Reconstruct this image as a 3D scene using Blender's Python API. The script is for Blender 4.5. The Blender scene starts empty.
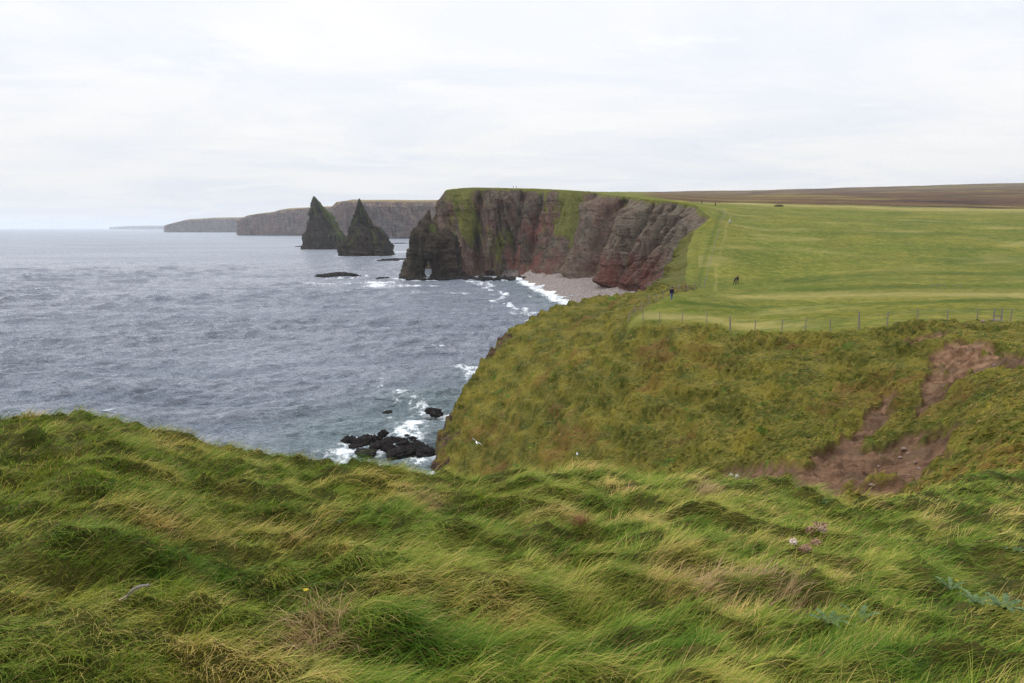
import bpy, bmesh, math, random
import numpy as np
from mathutils import Vector, Matrix
random.seed(7)
rng = np.random.default_rng(11)
R = math.radians
C = bpy.context.scene.collection
scene = bpy.context.scene
H = 28.0                                    # eye height above the sea, metres
FP = 683.0                                  # focal length in pixels (24 mm on a 36 mm sensor)
PITCH = math.atan((341.5 - 228.0) / FP)
CP, SP = math.cos(PITCH), math.sin(PITCH)

# ------------------------------------------------------------------ noise
def _h(ix, iy, seed):
    h = (ix.astype(np.int64) * 374761393 + iy.astype(np.int64) * 668265263 + seed * 1274126177) & 0xFFFFFFFF
    h = ((h ^ (h >> 13)) * 1274126177) & 0xFFFFFFFF
    return (h ^ (h >> 16)) & 0xFFFFFFFF
def pn2(x, y, seed=0):
    x = np.asarray(x, float); y = np.asarray(y, float)
    x0 = np.floor(x); y0 = np.floor(y); fx = x - x0; fy = y - y0
    u = fx * fx * fx * (fx * (fx * 6 - 15) + 10); v = fy * fy * fy * (fy * (fy * 6 - 15) + 10)
    def g(dx, dy):
        a = _h(x0 + dx, y0 + dy, seed) * (2 * math.pi / 4294967296.0)
        return np.cos(a) * (fx - dx) + np.sin(a) * (fy - dy)
    a = g(0, 0); b = g(1, 0); c = g(0, 1); d = g(1, 1)
    return 1.5 * (a + u * (b - a) + v * (c - a + u * (a - b - c + d)))
def fbm(x, y, octv=4, seed=0, gain=.5, lac=2.07):
    r = 0; amp = 1.0; t = 0
    for i in range(octv):
        r = r + amp * pn2(x, y, seed + 17 * i); t += amp; amp *= gain
        x = np.asarray(x) * lac + 3.7; y = np.asarray(y) * lac - 1.9
    return r / t
def ridged(x, y, octv=4, seed=0, gain=.55):
    r = 0; amp = 1.0; t = 0
    for i in range(octv):
        r = r + amp * (1 - 2 * np.abs(pn2(x, y, seed + 31 * i))); t += amp; amp *= gain
        x = np.asarray(x) * 2.1 + 1.3; y = np.asarray(y) * 2.1 + 5.1
    return r / t
def ss(a, b, x):
    t = np.clip((np.asarray(x, float) - a) / (b - a), 0, 1); return t * t * (3 - 2 * t)

# ------------------------------------------------------------------ from photo measurements to metres
def ray(px, py):
    u = (px - 512.0) / FP; v = (341.5 - py) / FP
    a = CP + v * SP; b = -SP + v * CP
    return u / a, b / a                      # x per metre of Y, z per metre of Y
def at(px, py, Y):
    k, m = ray(px, py); return np.array([k * Y, Y, H + m * Y])
def atz(px, py, z):
    k, m = ray(px, py); Y = (z - H) / m; return np.array([k * Y, Y, z])
def xz(px, Y, z):
    # the point of column px at distance Y and height z
    m = (z - H) / Y; v = (m * CP + SP) / (CP - m * SP)
    return np.array([(px - 512.0) / FP / (CP + v * SP) * Y, Y, z])

# ------------------------------------------------------------------ land surface: heights surveyed along lines of sight
cols = {
 380: [('z',13,3),('z',30,-3),('z',70,-3),('z',110,-3)],
 440: [('z',13,6),('z',22,1),('z',40,0),('z',65,0),(457,79),(448,81),('z',110,6)],
 470: [('z',13,8),('z',25,3),('z',45,3),(468,70),(440,77),(410,84),(385,91),('z',125,8)],
 495: [('z',13,9),('z',25,4),('z',45,5),(467,65),(430,75),(390,86),(350,100),('z',130,11)],
 520: [('z',13,10),('z',22,5),('z',40,6),(468,59),(430,69),(390,80),(350,95),(326,109),('z',140,12)],
 560: [('z',13,11),('z',22,6),('z',36,8),(467,52),(430,60),(390,70),(350,85),(325,100),(308,117)],
 600: [('z',13,12),('z',20,8),('z',33,9),(466,46),(430,53),(390,62),(350,76),(328,90),(312,105),(299,121)],
 640: [('z',13,14),('z',20,10),('z',31,11),(469,42),(430,48),(390,56),(350,67),(330,72),(321,75),(310,88),(302,100),(294,118)],
 672: [('z',13,15),('z',20,11),('z',29,12),(471,40),(430,46),(390,54),(350,63),(330,69),(323,72.5),(312,80),(301,88),(292,108)],
 705: [('z',13,16),('z',20,13),('z',27,13.5),(472,36),(430,43),(390,51),(350,60),(330,67),(323,70.5),(313,78),(305,86),(297,100),(290.5,128),(284,140),(262,168),(240,203),(213,250),(207,290),(205.2,320),(203.5,360),(202.5,430),(198,700),(195.5,1100),(192.6,1900)],
 735: [('z',13,17),('z',20,15),('z',26,15),(474,33),(430,41),(390,49),(350,58),(333,65.5),(320,74),(308,85),(299,102),(291.5,125),(285,141),(262,170),(240,205),(220,256),(206.5,335),(204,370),(202.5,450),(197.5,750),(195.3,1100),(192.4,1900)],
 775: [('z',13,19),('z',20,17.5),(478,28),(440,36),(400,44),(360,53),(334,62.5),(320,72),(306,87),(298,103),(291.5,122),(284,145),(260,175),(240,209),(220,262),(207.5,342),(204.3,390),(202.5,470),(197,750),(194.5,1100),(191.7,1900)],
 850: [('z',13,20),(488,22),(470,26),(445,31),(425,36),(395,42),(365,48),(332,57),(318,68),(304,86),(296,102),(290,118),(275,150),(258,180),(240,214),(221,272),(209,350),(205.5,400),(203.5,480),(197.5,750),(194,1100),(189.5,1900)],
 925: [('z',12,22),(480,20),(458,24),(430,30),(400,36),(370,41),(345,47),(323,57.5),(312,70),(302,86),(295,102),(290,116),(275,147),(258,178),(240,214),(222,272),(210.5,350),(207,410),(204.5,500),(197,750),(192.5,1100),(187.8,1900)],
 970: [(484,12),(465,17.5),(430,24),(390,32),(360,40),(342,46),(324,57.5),(312,68),(301,86),(294,103),(289,118),(275,147),(240,214),(211,350),(207.5,410),(205,500),(196.5,750),(191,1100),(186.5,1900)],
 1024: [(480,11.5),(460,14.5),(430,19),(395,25.5),(365,33),(345,42),(325,57),(313,67),(301,85),(293,104),(288,120),(275,147),(240,214),(212,350),(208.5,410),(206,500),(196,750),(190,1100),(185.2,1900)],
 1150: [(475,12),(450,15),(410,22),(370,31),(345,41),(324,57),(301,85),(288,120),(240,214),(214,350),(208,500),(195,800),(188,1200),(183,1900)],
 1400: [(470,12),(410,20),(345,40),(322,57),(290,110),(240,214),(216,350),(208,500),(194,800),(181,1900)],
 640.5: [(199.5,288),(197.8,360),(196.2,430),(194.5,600),(193,1000),(192.6,1900)],
 600.5: [(194.2,378),(192.8,450),(192.3,600),(192.6,1000),(192.7,1900)],
 545: [(190,432),(189.6,480),('z',700,52),('z',1900,90)],
 500.5: [(188.6,426),(188.3,470),('z',620,50),('z',1200,60)],
 462: [(188.6,431),(189,470),('z',620,48),('z',1200,50)],
 440.5: [(192,431),(192,475),('z',620,45),('z',1200,40)],
 691: [(234,226),(204.3,262),(203.2,320),(202.3,420)], 686: [(249,196),(266,166),(282,141),(287,125)],
 707: [(217.5,238)], 668: [(202.3,275),(200,360)],
}
P = []
for px, L in cols.items():
    for e in L:
        p = xz(px, e[1], e[2]) if e[0] == 'z' else at(px, e[0], e[1])
        P.append((p[0] / p[1], math.log(p[1]), (p[2] - H) / p[1]))
P = np.array(P)
SU = 2.6
def kern(d2): return np.where(d2 > 1e-14, .5 * d2 * np.log(np.maximum(d2, 1e-14)), 0)
cx, cw = P[:, 0] * SU, P[:, 1]
n = len(P)
A = np.zeros((n + 3, n + 3))
A[:n, :n] = kern((cx[:, None] - cx) ** 2 + (cw[:, None] - cw) ** 2) + np.eye(n) * 2e-4
A[:n, n:] = np.c_[np.ones(n), cx, cw]; A[n:, :n] = A[:n, n:].T
sol = np.linalg.solve(A, np.r_[P[:, 2], 0, 0, 0])
GU = np.linspace(-.45, 1.45, 260); GW = np.linspace(math.log(9), math.log(2400), 420)
gx, gw = np.meshgrid(GU * SU, GW)
TV = np.zeros(gx.shape)
for i in range(0, len(GW), 20):
    s = slice(i, i + 20)
    TV[s] = kern((gx[s][..., None] - cx) ** 2 + (gw[s][..., None] - cw) ** 2) @ sol[:n] + sol[n] + sol[n + 1] * gx[s] + sol[n + 2] * gw[s]
def tps(x, y):
    y = np.maximum(y, 9.0)
    a = np.clip((x / y - GU[0]) / (GU[1] - GU[0]), 0, len(GU) - 1.001)
    b = np.clip((np.log(y) - GW[0]) / (GW[1] - GW[0]), 0, len(GW) - 1.001)
    i = a.astype(int); j = b.astype(int); fa = a - i; fb = b - j
    v = (TV[j, i] * (1 - fa) + TV[j, i + 1] * fa) * (1 - fb) + (TV[j + 1, i] * (1 - fa) + TV[j + 1, i + 1] * fa) * fb
    return H + v * y

# the rim where the land breaks off to the sea
rim_low = [(200,11),(415,13.5),(425,40),(429,74),(432,80),(447,85.5),(467,92),(482,96),(495,101),(508,105.5),(520,110),(540,114.5),(560,118),(580,120),(600,122),(620,121),(640,119),(660,115),(680,112),(684,125)]
rim_cliff = [(685.5,133),(686,141),(686,166),(686,196),(691,226),(707,238),(693,262),(668,275),(640,288),(622,342),(604,376),(588,430),(545,433),(500,427),(464,432),(448,432),(447,474)]
rim_back = [(452,600),(462,900),(440,1500),(440,2600),(-1500,2600),(-1500,11)]
def rp(t):
    k, _ = ray(t[0], 300); return (k * t[1], t[1])
RIM = np.array([rp(t) for t in rim_low + rim_cliff + rim_back])
NL, NC = len(rim_low), len(rim_cliff)
def sdist(x, y, poly, closed=True):
    """signed distance to a polygon (inside positive) and the nearest edge"""
    x = np.asarray(x, float); y = np.asarray(y, float)
    best = np.full(x.shape, 1e18); idx = np.zeros(x.shape, int); inside = np.zeros(x.shape, bool)
    m = len(poly)
    for i in range(m if closed else m - 1):
        ax, ay = poly[i]; bx, by = poly[(i + 1) % m]
        dx, dy = bx - ax, by - ay; l2 = dx * dx + dy * dy + 1e-12
        t = np.clip(((x - ax) * dx + (y - ay) * dy) / l2, 0, 1)
        d = (x - ax - t * dx) ** 2 + (y - ay - t * dy) ** 2
        k = d < best; best = np.where(k, d, best); idx = np.where(k, i, idx)
        if closed:
            c = (ay > y) != (by > y)
            inside ^= c & (x < (bx - ax) * (y - ay) / (by - ay + 1e-30) + ax)
    d = np.sqrt(best)
    return (np.where(inside, d, -d) if closed else d), idx

SCARS = []      # bare earth patches, plan polygons
FENCE_PX = [(643,320,74),(660,321,73),(682,322.5,72),(706.6,324,70),(730,332,66.5),(754.6,333.5,64.5),(781.5,334,62.5),(805,333.5,60.5),(830,332.5,59),(858.6,331,57.5),(887,327,57.5),(917,323.5,57.5),(947,323,57.5),(977,323.8,57.5),(1010,324.3,57.5),(1036,324.6,57.5),(1062,324.8,57.5)]
FL = np.array([at(*f)[:2] for f in FENCE_PX])
def beyond_fence(x, y):
    u = x / y; fu = FL[:, 0] / FL[:, 1]
    return y - np.interp(u, fu, FL[:, 1])
FB_PX = [(629,77),(635,80),(642,83.5),(649,87),(656,91),(663,95),(670,99),(678,103),(687,108),(694,114),(700,122)]
FB_U = np.array([rp(f)[0] / f[1] for f in FB_PX]); FB_Y = np.array([f[1] for f in FB_PX], float)
def rough_mask(x, y):
    u = x / y
    a = ss(-2, 3, -beyond_fence(x, y))
    b = ss(.006, -.006, u - np.interp(y, FB_Y, FB_U)) * (1 - ss(122, 128, y))
    return np.maximum(a, b) * ss(5, 8, y)
def land(x, y, full=True):
    x = np.asarray(x, float); y = np.asarray(y, float)
    z = tps(x, y)
    d, idx = sdist(x, y, RIM)
    d = d + np.where(idx < NL - 1, 1.5 * fbm(x * .22, y * .22, 3, 5), 0)
    cl = (idx >= NL - 1) & (idx < NL + NC - 1)
    rough = rough_mask(x, y)
    fld = 1 - rough
    near = np.clip(y / 60, .25, 1); rimz = np.exp(-((d + .5) / 1.6) ** 2) * (idx < NL - 1) * ss(70, 78, y)
    # hummocks and sheep terraces of the rough slope
    wob = fbm(x * .12, y * .12, 3, 41)
    z = z + rough * (near * (.9 * fbm(x * .16, y * .16, 3, 3) + .62 * ridged(x * .30 + wob, y * .3, 3, 9)) * .85 + .40 * (np.abs(pn2(x * .62 + .3 * wob, y * .80, 13)) - .4) + .30 * (np.abs(pn2(x * 1.5, y * 1.9, 15)) - .4) + .08 * fbm(x * 2.9, y * 2.7, 2, 14))
    z = z + rough * near * .22 * np.sin((z + 1.2 * wob) * 4.4)
    z = z - 1.3 * (1 - ss(11.5, 17, y))
    z = z + rimz * (1.1 * ridged(x * .35 + .1 * z, y * .35 + .3 * z, 4, 43) - .3)
    z = z + fld * (.22 * fbm(x * .06, y * .09, 3, 21) * ss(60, 110, y) + .22 * fbm(x * .35, y * .35, 3, 22) + .05 * fbm(x * 1.2, y * 1.5, 2, 23))
    z = z + fld * ss(62, 72, y) * (1 - ss(125, 150, y)) * .34 * ridged(x * .03 + .2 * wob, y * .11, 2, 27)
    z = z + ss(130, 300, y) * (.7 * fbm(x * .02, y * .03, 4, 25)) + ss(450, 900, y) * 2.2 * fbm(x * .006, y * .012, 5, 26)
    sc = np.zeros(x.shape)
    if full and len(SCARS):
        qx = x + .55 * fbm(x * .7, y * .7, 3, 51); qy = y + .8 * fbm(x * .7 + 9, y * .7, 3, 52)
        for pol in SCARS:
            lo = pol.min(0) - 3; hi = pol.max(0) + 3
            m = (x > lo[0]) & (x < hi[0]) & (y > lo[1]) & (y < hi[1])
            if m.any():
                dd, _ = sdist(qx[m], qy[m], pol); sc[m] = np.maximum(sc[m], ss(-.42, -.2, dd))
        isl = ss(.34, .52, fbm(x * .55, y * .8, 3, 55))      # turf islands left standing
        sc = sc * (1 - isl)
        z = z - sc * (.42 + .12 * fbm(x * 1.5, y * 1.5, 3, 53) + .05 * fbm(x * 5, y * 5, 2, 54))
    k = np.where(cl, 7.0, 2.6)
    dd = np.where(cl, d + 1.6, d)
    ledge = .8 + .4 * fbm(x * .15, y * .15, 3, 61)
    z = np.where(dd > 0, np.maximum(z - k * dd * ledge - .6 * (dd > 0) * np.minimum(dd, 1), -4.0), z)
    return (z, d, idx, sc, rough) if full else z
YS = np.exp(np.linspace(math.log(11.5), math.log(2100), 2600))
def hit(px, py, f=land):
    k, m = ray(px, py)
    zs = f(k * YS, YS, False); zr = H + m * YS
    j = np.nonzero(zr <= zs)[0]
    Y = YS[j[0]] if len(j) else YS[-1]
    if len(j) and j[0] > 0:
        i = j[0]; a = zr[i - 1] - zs[i - 1]; b = zs[i] - zr[i]; Y = YS[i - 1] + (YS[i] - YS[i - 1]) * a / (a + b + 1e-9)
    return np.array([k * Y, Y, H + m * Y])
def poly_px(pts): return np.array([hit(*p)[:2] for p in pts])
_s = [poly_px([(948,343),(960,338),(975,337),(985,346),(1000,350),(1030,352),(1040,364),(1005,362),(985,366),(965,376),(945,386),(932,402),(922,410),(926,395),(930,378),(938,366),(930,356)]),
      poly_px([(905,433),(935,431),(943,437),(938,455),(922,464),(912,478),(900,488),(870,494),(830,494),(790,486),(760,478),(770,470),(800,463),(830,457),(850,448),(880,446)]),
      poly_px([(889,394),(893,397),(882,412),(872,428),(850,444),(820,459),(812,456),(838,441),(862,424),(874,408)]),
      
      poly_px([(730,470),(760,466),(790,472),(785,479),(750,478),(734,476)]),
      poly_px([(905,338),(925,333),(946,331),(938,337),(915,342)])]
SCARS.extend(_s)
def gz(x, y): return float(land(np.array([x]), np.array([y]))[0][0])

# ------------------------------------------------------------------ object helpers
def mesh_np(name, V, F, mat, parent=None, attrs=None, smooth=True):
    """one mesh object from arrays; F is (n,4) or (n,3) or a list of such"""
    me = bpy.data.meshes.new(name)
    Fs = F if isinstance(F, list) else [F]
    Fs = [np.asarray(f, np.int32) for f in Fs if len(f)]
    lv = np.concatenate([f.ravel() for f in Fs]); cnt = np.concatenate([np.full(len(f), f.shape[1], np.int32) for f in Fs])
    st = np.r_[0, np.cumsum(cnt)[:-1]].astype(np.int32)
    me.vertices.add(len(V)); me.vertices.foreach_set('co', np.asarray(V, np.float32).ravel())
    me.loops.add(len(lv)); me.loops.foreach_set('vertex_index', lv)
    me.polygons.add(len(cnt)); me.polygons.foreach_set('loop_start', st); me.polygons.foreach_set('loop_total', cnt)
    if smooth: me.polygons.foreach_set('use_smooth', np.ones(len(cnt), bool))
    for k, v in (attrs or {}).items():
        a = me.attributes.new(k, 'FLOAT', 'POINT'); a.data.foreach_set('value', np.asarray(v, np.float32).ravel())
    me.update(calc_edges=True); me.validate()
    for m in (mat if isinstance(mat, (list, tuple)) else [mat]): me.materials.append(m)
    o = bpy.data.objects.new(name, me); C.objects.link(o)
    if parent: o.parent = parent
    return o
def grid_faces(nr, nc, off=0, wrap=False):
    i = np.arange(nr - 1)[:, None]; j = np.arange(nc if wrap else nc - 1)[None, :]; j2 = (j + 1) % nc
    return np.stack([i * nc + j, i * nc + j2, (i + 1) * nc + j2, (i + 1) * nc + j], -1).reshape(-1, 4) + off
def tag(o, label=None, cat=None, group=None, kind=None):
    if label: o['label'] = label
    if cat: o['category'] = cat
    if group: o['group'] = group
    if kind: o['kind'] = kind
    return o
def empty(name, loc, rz=0):
    o = bpy.data.objects.new(name, None); C.objects.link(o); o.location = loc; o.rotation_euler.z = rz; o.empty_display_size = .3
    return o
def from_bm(name, bm, mat, parent=None, smooth=False):
    me = bpy.data.meshes.new(name); bm.to_mesh(me); bm.free()
    for m in (mat if isinstance(mat, (list, tuple)) else [mat]): me.materials.append(m)
    if smooth: me.polygons.foreach_set('use_smooth', np.ones(len(me.polygons), bool))
    o = bpy.data.objects.new(name, me); C.objects.link(o)
    if parent: o.parent = parent
    return o
def copy_tree(o, parent=None):
    c = o.copy(); C.objects.link(c)
    if parent: c.parent = parent
    for ch in o.children: copy_tree(ch, c)
    return c

# ------------------------------------------------------------------ materials
class NT:
    def __init__(s, name):
        s.m = bpy.data.materials.new(name); s.m.use_nodes = True; s.t = s.m.node_tree; s.t.nodes.clear()
        s.out = s.t.nodes.new('ShaderNodeOutputMaterial')
    def put(s, sock, v):
        if isinstance(v, bpy.types.NodeSocket): s.t.links.new(v, sock)
        elif v is not None:
            if sock.type == 'RGBA' and not isinstance(v, (int, float)): v = tuple(v) + ((1,) if len(v) == 3 else ())
            sock.default_value = v
    def n(s, typ, ins=None, out=0, **kw):
        nd = s.t.nodes.new('ShaderNode' + typ)
        for k, v in kw.items(): setattr(nd, k, v)
        for k, v in (ins or {}).items(): s.put(nd.inputs[k], v)
        return nd.outputs[out]
    def attr(s, name): return s.n('Attribute', attribute_name=name, out='Fac')
    def pos(s): return s.n('NewGeometry', out='Position')
    def scale(s, v, sc): return s.n('Mapping', {'Vector': v, 'Scale': sc})
    def noise(s, v, sc, det=4, rough=.55, dist=0, out='Fac'):
        return s.n('TexNoise', {'Vector': v, 'Scale': sc, 'Detail': det, 'Roughness': rough, 'Distortion': dist}, out)
    def ramp(s, f, lo, hi, a=0., b=1.): return s.n('MapRange', {0: f, 1: lo, 2: hi, 3: a, 4: b}, interpolation_type='SMOOTHSTEP')
    def math(s, op, a, b=None):
        nd = s.t.nodes.new('ShaderNodeMath'); nd.operation = op; s.put(nd.inputs[0], a)
        if b is not None: s.put(nd.inputs[1], b)
        return nd.outputs[0]
    def mix(s, f, a, b, mode='MIX'):
        nd = s.t.nodes.new('ShaderNodeMix'); nd.data_type = 'RGBA'; nd.blend_type = mode
        s.put(nd.inputs[0], f); s.put(nd.inputs[6], a); s.put(nd.inputs[7], b); return nd.outputs[2]
    def bump(s, h, strength=.5, dist=.1, normal=None): return s.n('Bump', {'Height': h, 'Strength': strength, 'Distance': dist, **({'Normal': normal} if normal else {})})
    def bsdf(s, col, rough=.9, spec=.2, normal=None, **kw):
        ins = {'Base Color': col, 'Roughness': rough, 'Specular IOR Level': spec}
        if normal: ins['Normal'] = normal
        ins.update(kw); return s.n('BsdfPrincipled', ins)
    def end(s, shader):
        s.t.links.new(shader, s.out.inputs['Surface']); return s.m
def lin(r, g, b, k=1.0):
    f = lambda c: (c / 255 / 12.92 if c <= 10.3 else ((c / 255 + .055) / 1.055) ** 2.4) * k
    return (f(r), f(g), f(b))
K = .78     # photo colour -> base colour
def S(r, g, b): return lin(r, g, b, K)

def simple(name, col, rough=.8, var=.25, sc=8, spec=.3):
    t = NT(name); p = t.n('TexCoord', out='Object'); f = t.noise(p, sc, 5)
    c = t.mix(t.ramp(f, .3, .7), tuple(x * (1 - var) for x in col), tuple(min(1, x * (1 + var)) for x in col))
    return t.end(t.bsdf(c, rough, spec, t.bump(f, .3, .02)))

def mat_land():
    t = NT('turf'); p = t.pos()
    scar, rock, fld, moor, path = (t.attr(k) for k in ('scar', 'rock', 'field', 'moor', 'path'))
    big = t.noise(p, .06, 4, .6); mid = t.noise(t.scale(p, (1, .7, 1.4)), .35, 5, .62, .4); fine = t.noise(t.scale(p, (1, .6, 1)), 2.6, 6, .7); vf = t.noise(p, 9, 4, .7)
    # rough slope
    a = t.mix(t.ramp(mid, .36, .66), S(62, 68, 20), S(112, 104, 38))
    a = t.mix(t.ramp(fine, .42, .7, 0, .8), a, S(120, 108, 52))
    a = t.mix(t.math('MULTIPLY', t.ramp(t.noise(p, .16, 5, .7), .52, .68), .62), a, S(110, 78, 44))
    a = t.mix(t.ramp(t.noise(p, .5, 3, .6, .6), .60, .72), a, S(70, 92, 28))
    a = t.mix(t.ramp(t.noise(p, 3.2, 5, .75), .50, .62, 0, .6), a, S(54, 52, 18))
    # pasture
    st = t.noise(t.scale(p, (.03, .045, .03)), 1, 7, .7, .4)
    b = t.mix(t.ramp(st, .38, .62), S(86, 96, 24), S(112, 108, 38))
    b = t.mix(t.ramp(t.noise(t.scale(p, (.05, .09, .05)), 1, 5, .7), .42, .68, 0, .8), b, S(74, 90, 20))
    b = t.mix(t.ramp(t.noise(p, .5, 7, .85), .46, .60, 0, .6), b, S(138, 128, 62))
    b = t.mix(t.ramp(t.noise(t.scale(p, (.7, .8, .7)), 1, 7, .8), .47, .60, 0, .7), b, S(70, 82, 24))
    b = t.mix(t.math('MULTIPLY', path, t.ramp(t.noise(t.scale(p, (.12, .6, .3)), 1, 5, .7), .3, .55, .35, 1)), b, S(152, 140, 86))
    b = t.mix(t.math('MULTIPLY', t.attr('dark_green'), t.ramp(t.noise(t.scale(p, (.15, .5, .3)), 1, 6, .7), .3, .6, .2, .9)), b, S(64, 80, 22))
    # heather moor
    mm = t.noise(t.scale(p, (.006, .014, .02)), 1, 7, .7, .8)
    c = t.mix(t.ramp(mm, .36, .6), S(46, 27, 20), S(88, 62, 38))
    c = t.mix(t.ramp(t.noise(t.scale(p, (.004, .009, .02)), 1, 6, .7, .6), .48, .62), c, S(110, 98, 48))
    col = t.mix(fld, a, b); col = t.mix(moor, col, c)
    # bare earth
    e = t.mix(t.ramp(t.noise(p, 1.1, 6, .65), .35, .65), S(90, 66, 48), S(142, 110, 86))
    e = t.mix(t.ramp(t.noise(p, 9, 3, .6), .62, .74, 0, .6), e, S(168, 150, 138))
    e = t.mix(t.ramp(t.noise(p, .45, 4, .6), .5, .7, 0, .7), e, S(112, 94, 74))
    e = t.mix(t.math('MULTIPLY', t.attr('damp'), .8), e, t.mix(.5, e, S(62, 48, 38)))
    col = t.mix(scar, col, e)
    # rock
    r = t.mix(t.ramp(t.noise(t.scale(p, (.6, .6, 2.4)), 1, 6, .7), .38, .62), S(34, 28, 24), S(92, 70, 56))
    r = t.mix(t.ramp(t.noise(p, .5, 4, .6), .5, .68), r, S(88, 84, 44))
    col = t.mix(rock, col, r)
    col = t.mix(1.0, col, t.mix(t.ramp(big, .3, .7), (.86, .88, .86), (1.12, 1.1, 1.1)), 'MULTIPLY')
    nb = t.bump(t.math('ADD', fine, t.math('MULTIPLY', vf, .4)), .55, .25, t.bump(mid, .5, .5))
    return t.end(t.bsdf(col, .95, .1, nb))

def mat_cliff(name, dark, red, pale, green, scale=1.0, gmix=1.0, beds=.28):
    t = NT(name); p = t.pos(); g = t.ramp(t.math('ADD', t.attr('grass'), t.math('MULTIPLY', t.math('SUBTRACT', t.noise(t.scale(p, (1, 1, .35)), .6 * scale, 7, .75), .5), 1.5)), .25, .75); rd = t.attr('red')
    v = t.scale(p, (scale, scale, scale * .35))            # vertical joints
    h = t.scale(p, (scale * .12, scale * .12, scale * 1.6))   # beds
    n1 = t.noise(v, .22, 7, .68, .5); n2 = t.noise(h, .6, 6, .65); n3 = t.noise(p, 1.1 * scale, 6, .72)
    c = t.mix(t.ramp(n1, .36, .66), dark, pale)
    c = t.mix(t.ramp(n2, .5, .62, 0, beds), c, tuple(x * .5 for x in dark))
    n4 = t.noise(t.n('Mapping', {'Vector': t.scale(p, (scale, scale, scale * .16)), 'Rotation': (0, .1, 0)}), .5, 6, .65, .3)
    c = t.mix(t.ramp(n4, .46, .62, 0, .75), c, tuple(x * .42 for x in dark))
    c = t.mix(t.math('MULTIPLY', rd, t.ramp(t.noise(v, .09, 5, .6), .34, .58)), c, red)
    c = t.mix(t.math('MULTIPLY', t.attr('pale'), t.ramp(t.noise(v, .35, 6, .7), .36, .6, .15, .75)), c, tuple(x * 1.15 for x in pale))
    c = t.mix(t.ramp(n3, .58, .78, 0, .5), c, pale)
    c = t.mix(t.ramp(t.noise(p, .5 * scale, 5, .75), .62, .76, 0, .55), c, S(150, 142, 128))    # guano and lichen flecks
    gc = t.mix(t.ramp(t.noise(p, .5 * scale, 5, .7), .35, .65), green, tuple(x * y for x, y in zip(green, (1.45, 1.25, 1.5))))
    c = t.mix(t.math('MULTIPLY', g, gmix), c, gc)
    nb = t.bump(t.math('ADD', n3, t.math('MULTIPLY', n4, -2.0)), .9, 1.4)
    return t.end(t.bsdf(c, .93, .15, nb))

def mat_sea():
    t = NT('sea_water'); p = t.pos(); foam = t.attr('foam'); sh = t.attr('shallow')
    w1 = t.noise(t.scale(t.n('Mapping', {'Vector': p, 'Rotation': (0, 0, R(24))}), (.55, 1.25, 1)), 1.0, 6, .62, .3)
    w2 = t.noise(t.scale(t.n('Mapping', {'Vector': p, 'Rotation': (0, 0, R(18))}), (.13, .36, 1)), 1.0, 6, .65, .3)
    w3 = t.noise(t.scale(t.n('Mapping', {'Vector': p, 'Rotation': (0, 0, R(20))}), (.03, .095, 1)), 1.0, 6, .65, .3)
    nb = t.bump(w1, 1.0, .75, t.bump(w2, .9, 1.6, t.bump(w3, .9, 4.0)))
    gust = t.ramp(t.noise(t.scale(p, (.004, .011, 1)), 1, 5, .6, .5), .35, .65)
    col = t.mix(gust, (.140, .164, .208), (.188, .210, .252))
    col = t.mix(sh, col, (.125, .165, .185))
    water = t.bsdf(col, t.math('ADD', t.n('MapRange', {0: gust, 3: .11, 4: .06}), t.ramp(t.n('SeparateXYZ', {0: p}, out=1), 220, 900, 0, .22)), .5, nb, IOR=1.33)
    ft = t.noise(p, 1.2, 8, .75, .6)
    fm = t.ramp(t.math('ADD', foam, t.math('MULTIPLY', t.math('SUBTRACT', ft, .5), 1.7)), .42, .95)
    fo = t.bsdf(t.mix(ft, (.48, .52, .55), (.80, .82, .83)), .7, .2, t.bump(ft, .4, .2))
    ms = t.n('MixShader', {0: fm, 1: water, 2: fo})
    return t.end(ms)

def mat_blade(name, stops, thatch):
    t = NT(name); tone = t.attr('tone'); tip = t.attr('tip'); rnd = t.attr('rnd')
    cr = t.t.nodes.new('ShaderNodeValToRGB'); el = cr.color_ramp.elements
    while len(el) < len(stops): el.new(.5)
    for e, (p, c) in zip(el, stops): e.position = p; e.color = (*c, 1)
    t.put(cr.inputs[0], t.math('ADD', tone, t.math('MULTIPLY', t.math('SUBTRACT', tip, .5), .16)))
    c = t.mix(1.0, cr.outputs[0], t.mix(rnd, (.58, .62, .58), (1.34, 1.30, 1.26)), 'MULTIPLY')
    c = t.mix(t.ramp(tip, .0, .35, .7, 0), c, thatch)  # roots go thatch brown, with the shade between blades put into the colour
    d = t.bsdf(c, .6, .12)
    tr = t.n('BsdfTranslucent', {'Color': t.mix(1.0, c, (1.15, 1.2, .8), 'MULTIPLY')})
    return t.end(t.n('MixShader', {0: .30, 1: d, 2: tr}))

M_LAND = mat_land()
M_CLIFF = mat_cliff('cliff_rock', S(54, 46, 34), S(108, 58, 51), S(120, 110, 96), S(92, 96, 38))
M_STACK = mat_cliff('stack_rock', S(46, 42, 32), S(68, 52, 42), S(98, 88, 70), S(78, 90, 34), .8, 1.0, .5)
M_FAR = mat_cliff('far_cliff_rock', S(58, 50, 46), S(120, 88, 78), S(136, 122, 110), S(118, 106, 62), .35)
M_WETROCK = mat_cliff('wet_rock', S(34, 32, 32), S(56, 44, 42), S(74, 70, 68), S(50, 56, 30), 2.5, .2)
M_SEA = mat_sea()
GREEN = [(0, lin(58, 94, 21)), (.28, lin(99, 124, 37)), (.5, lin(140, 143, 59)), (.72, lin(180, 160, 92)), (1, lin(204, 170, 124))]
OLIVE = [(0, lin(64, 84, 18, .92)), (.28, lin(106, 112, 32, .92)), (.5, lin(142, 130, 50, .92)), (.75, lin(138, 108, 58, .92)), (1, lin(150, 128, 80, .8))]
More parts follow.
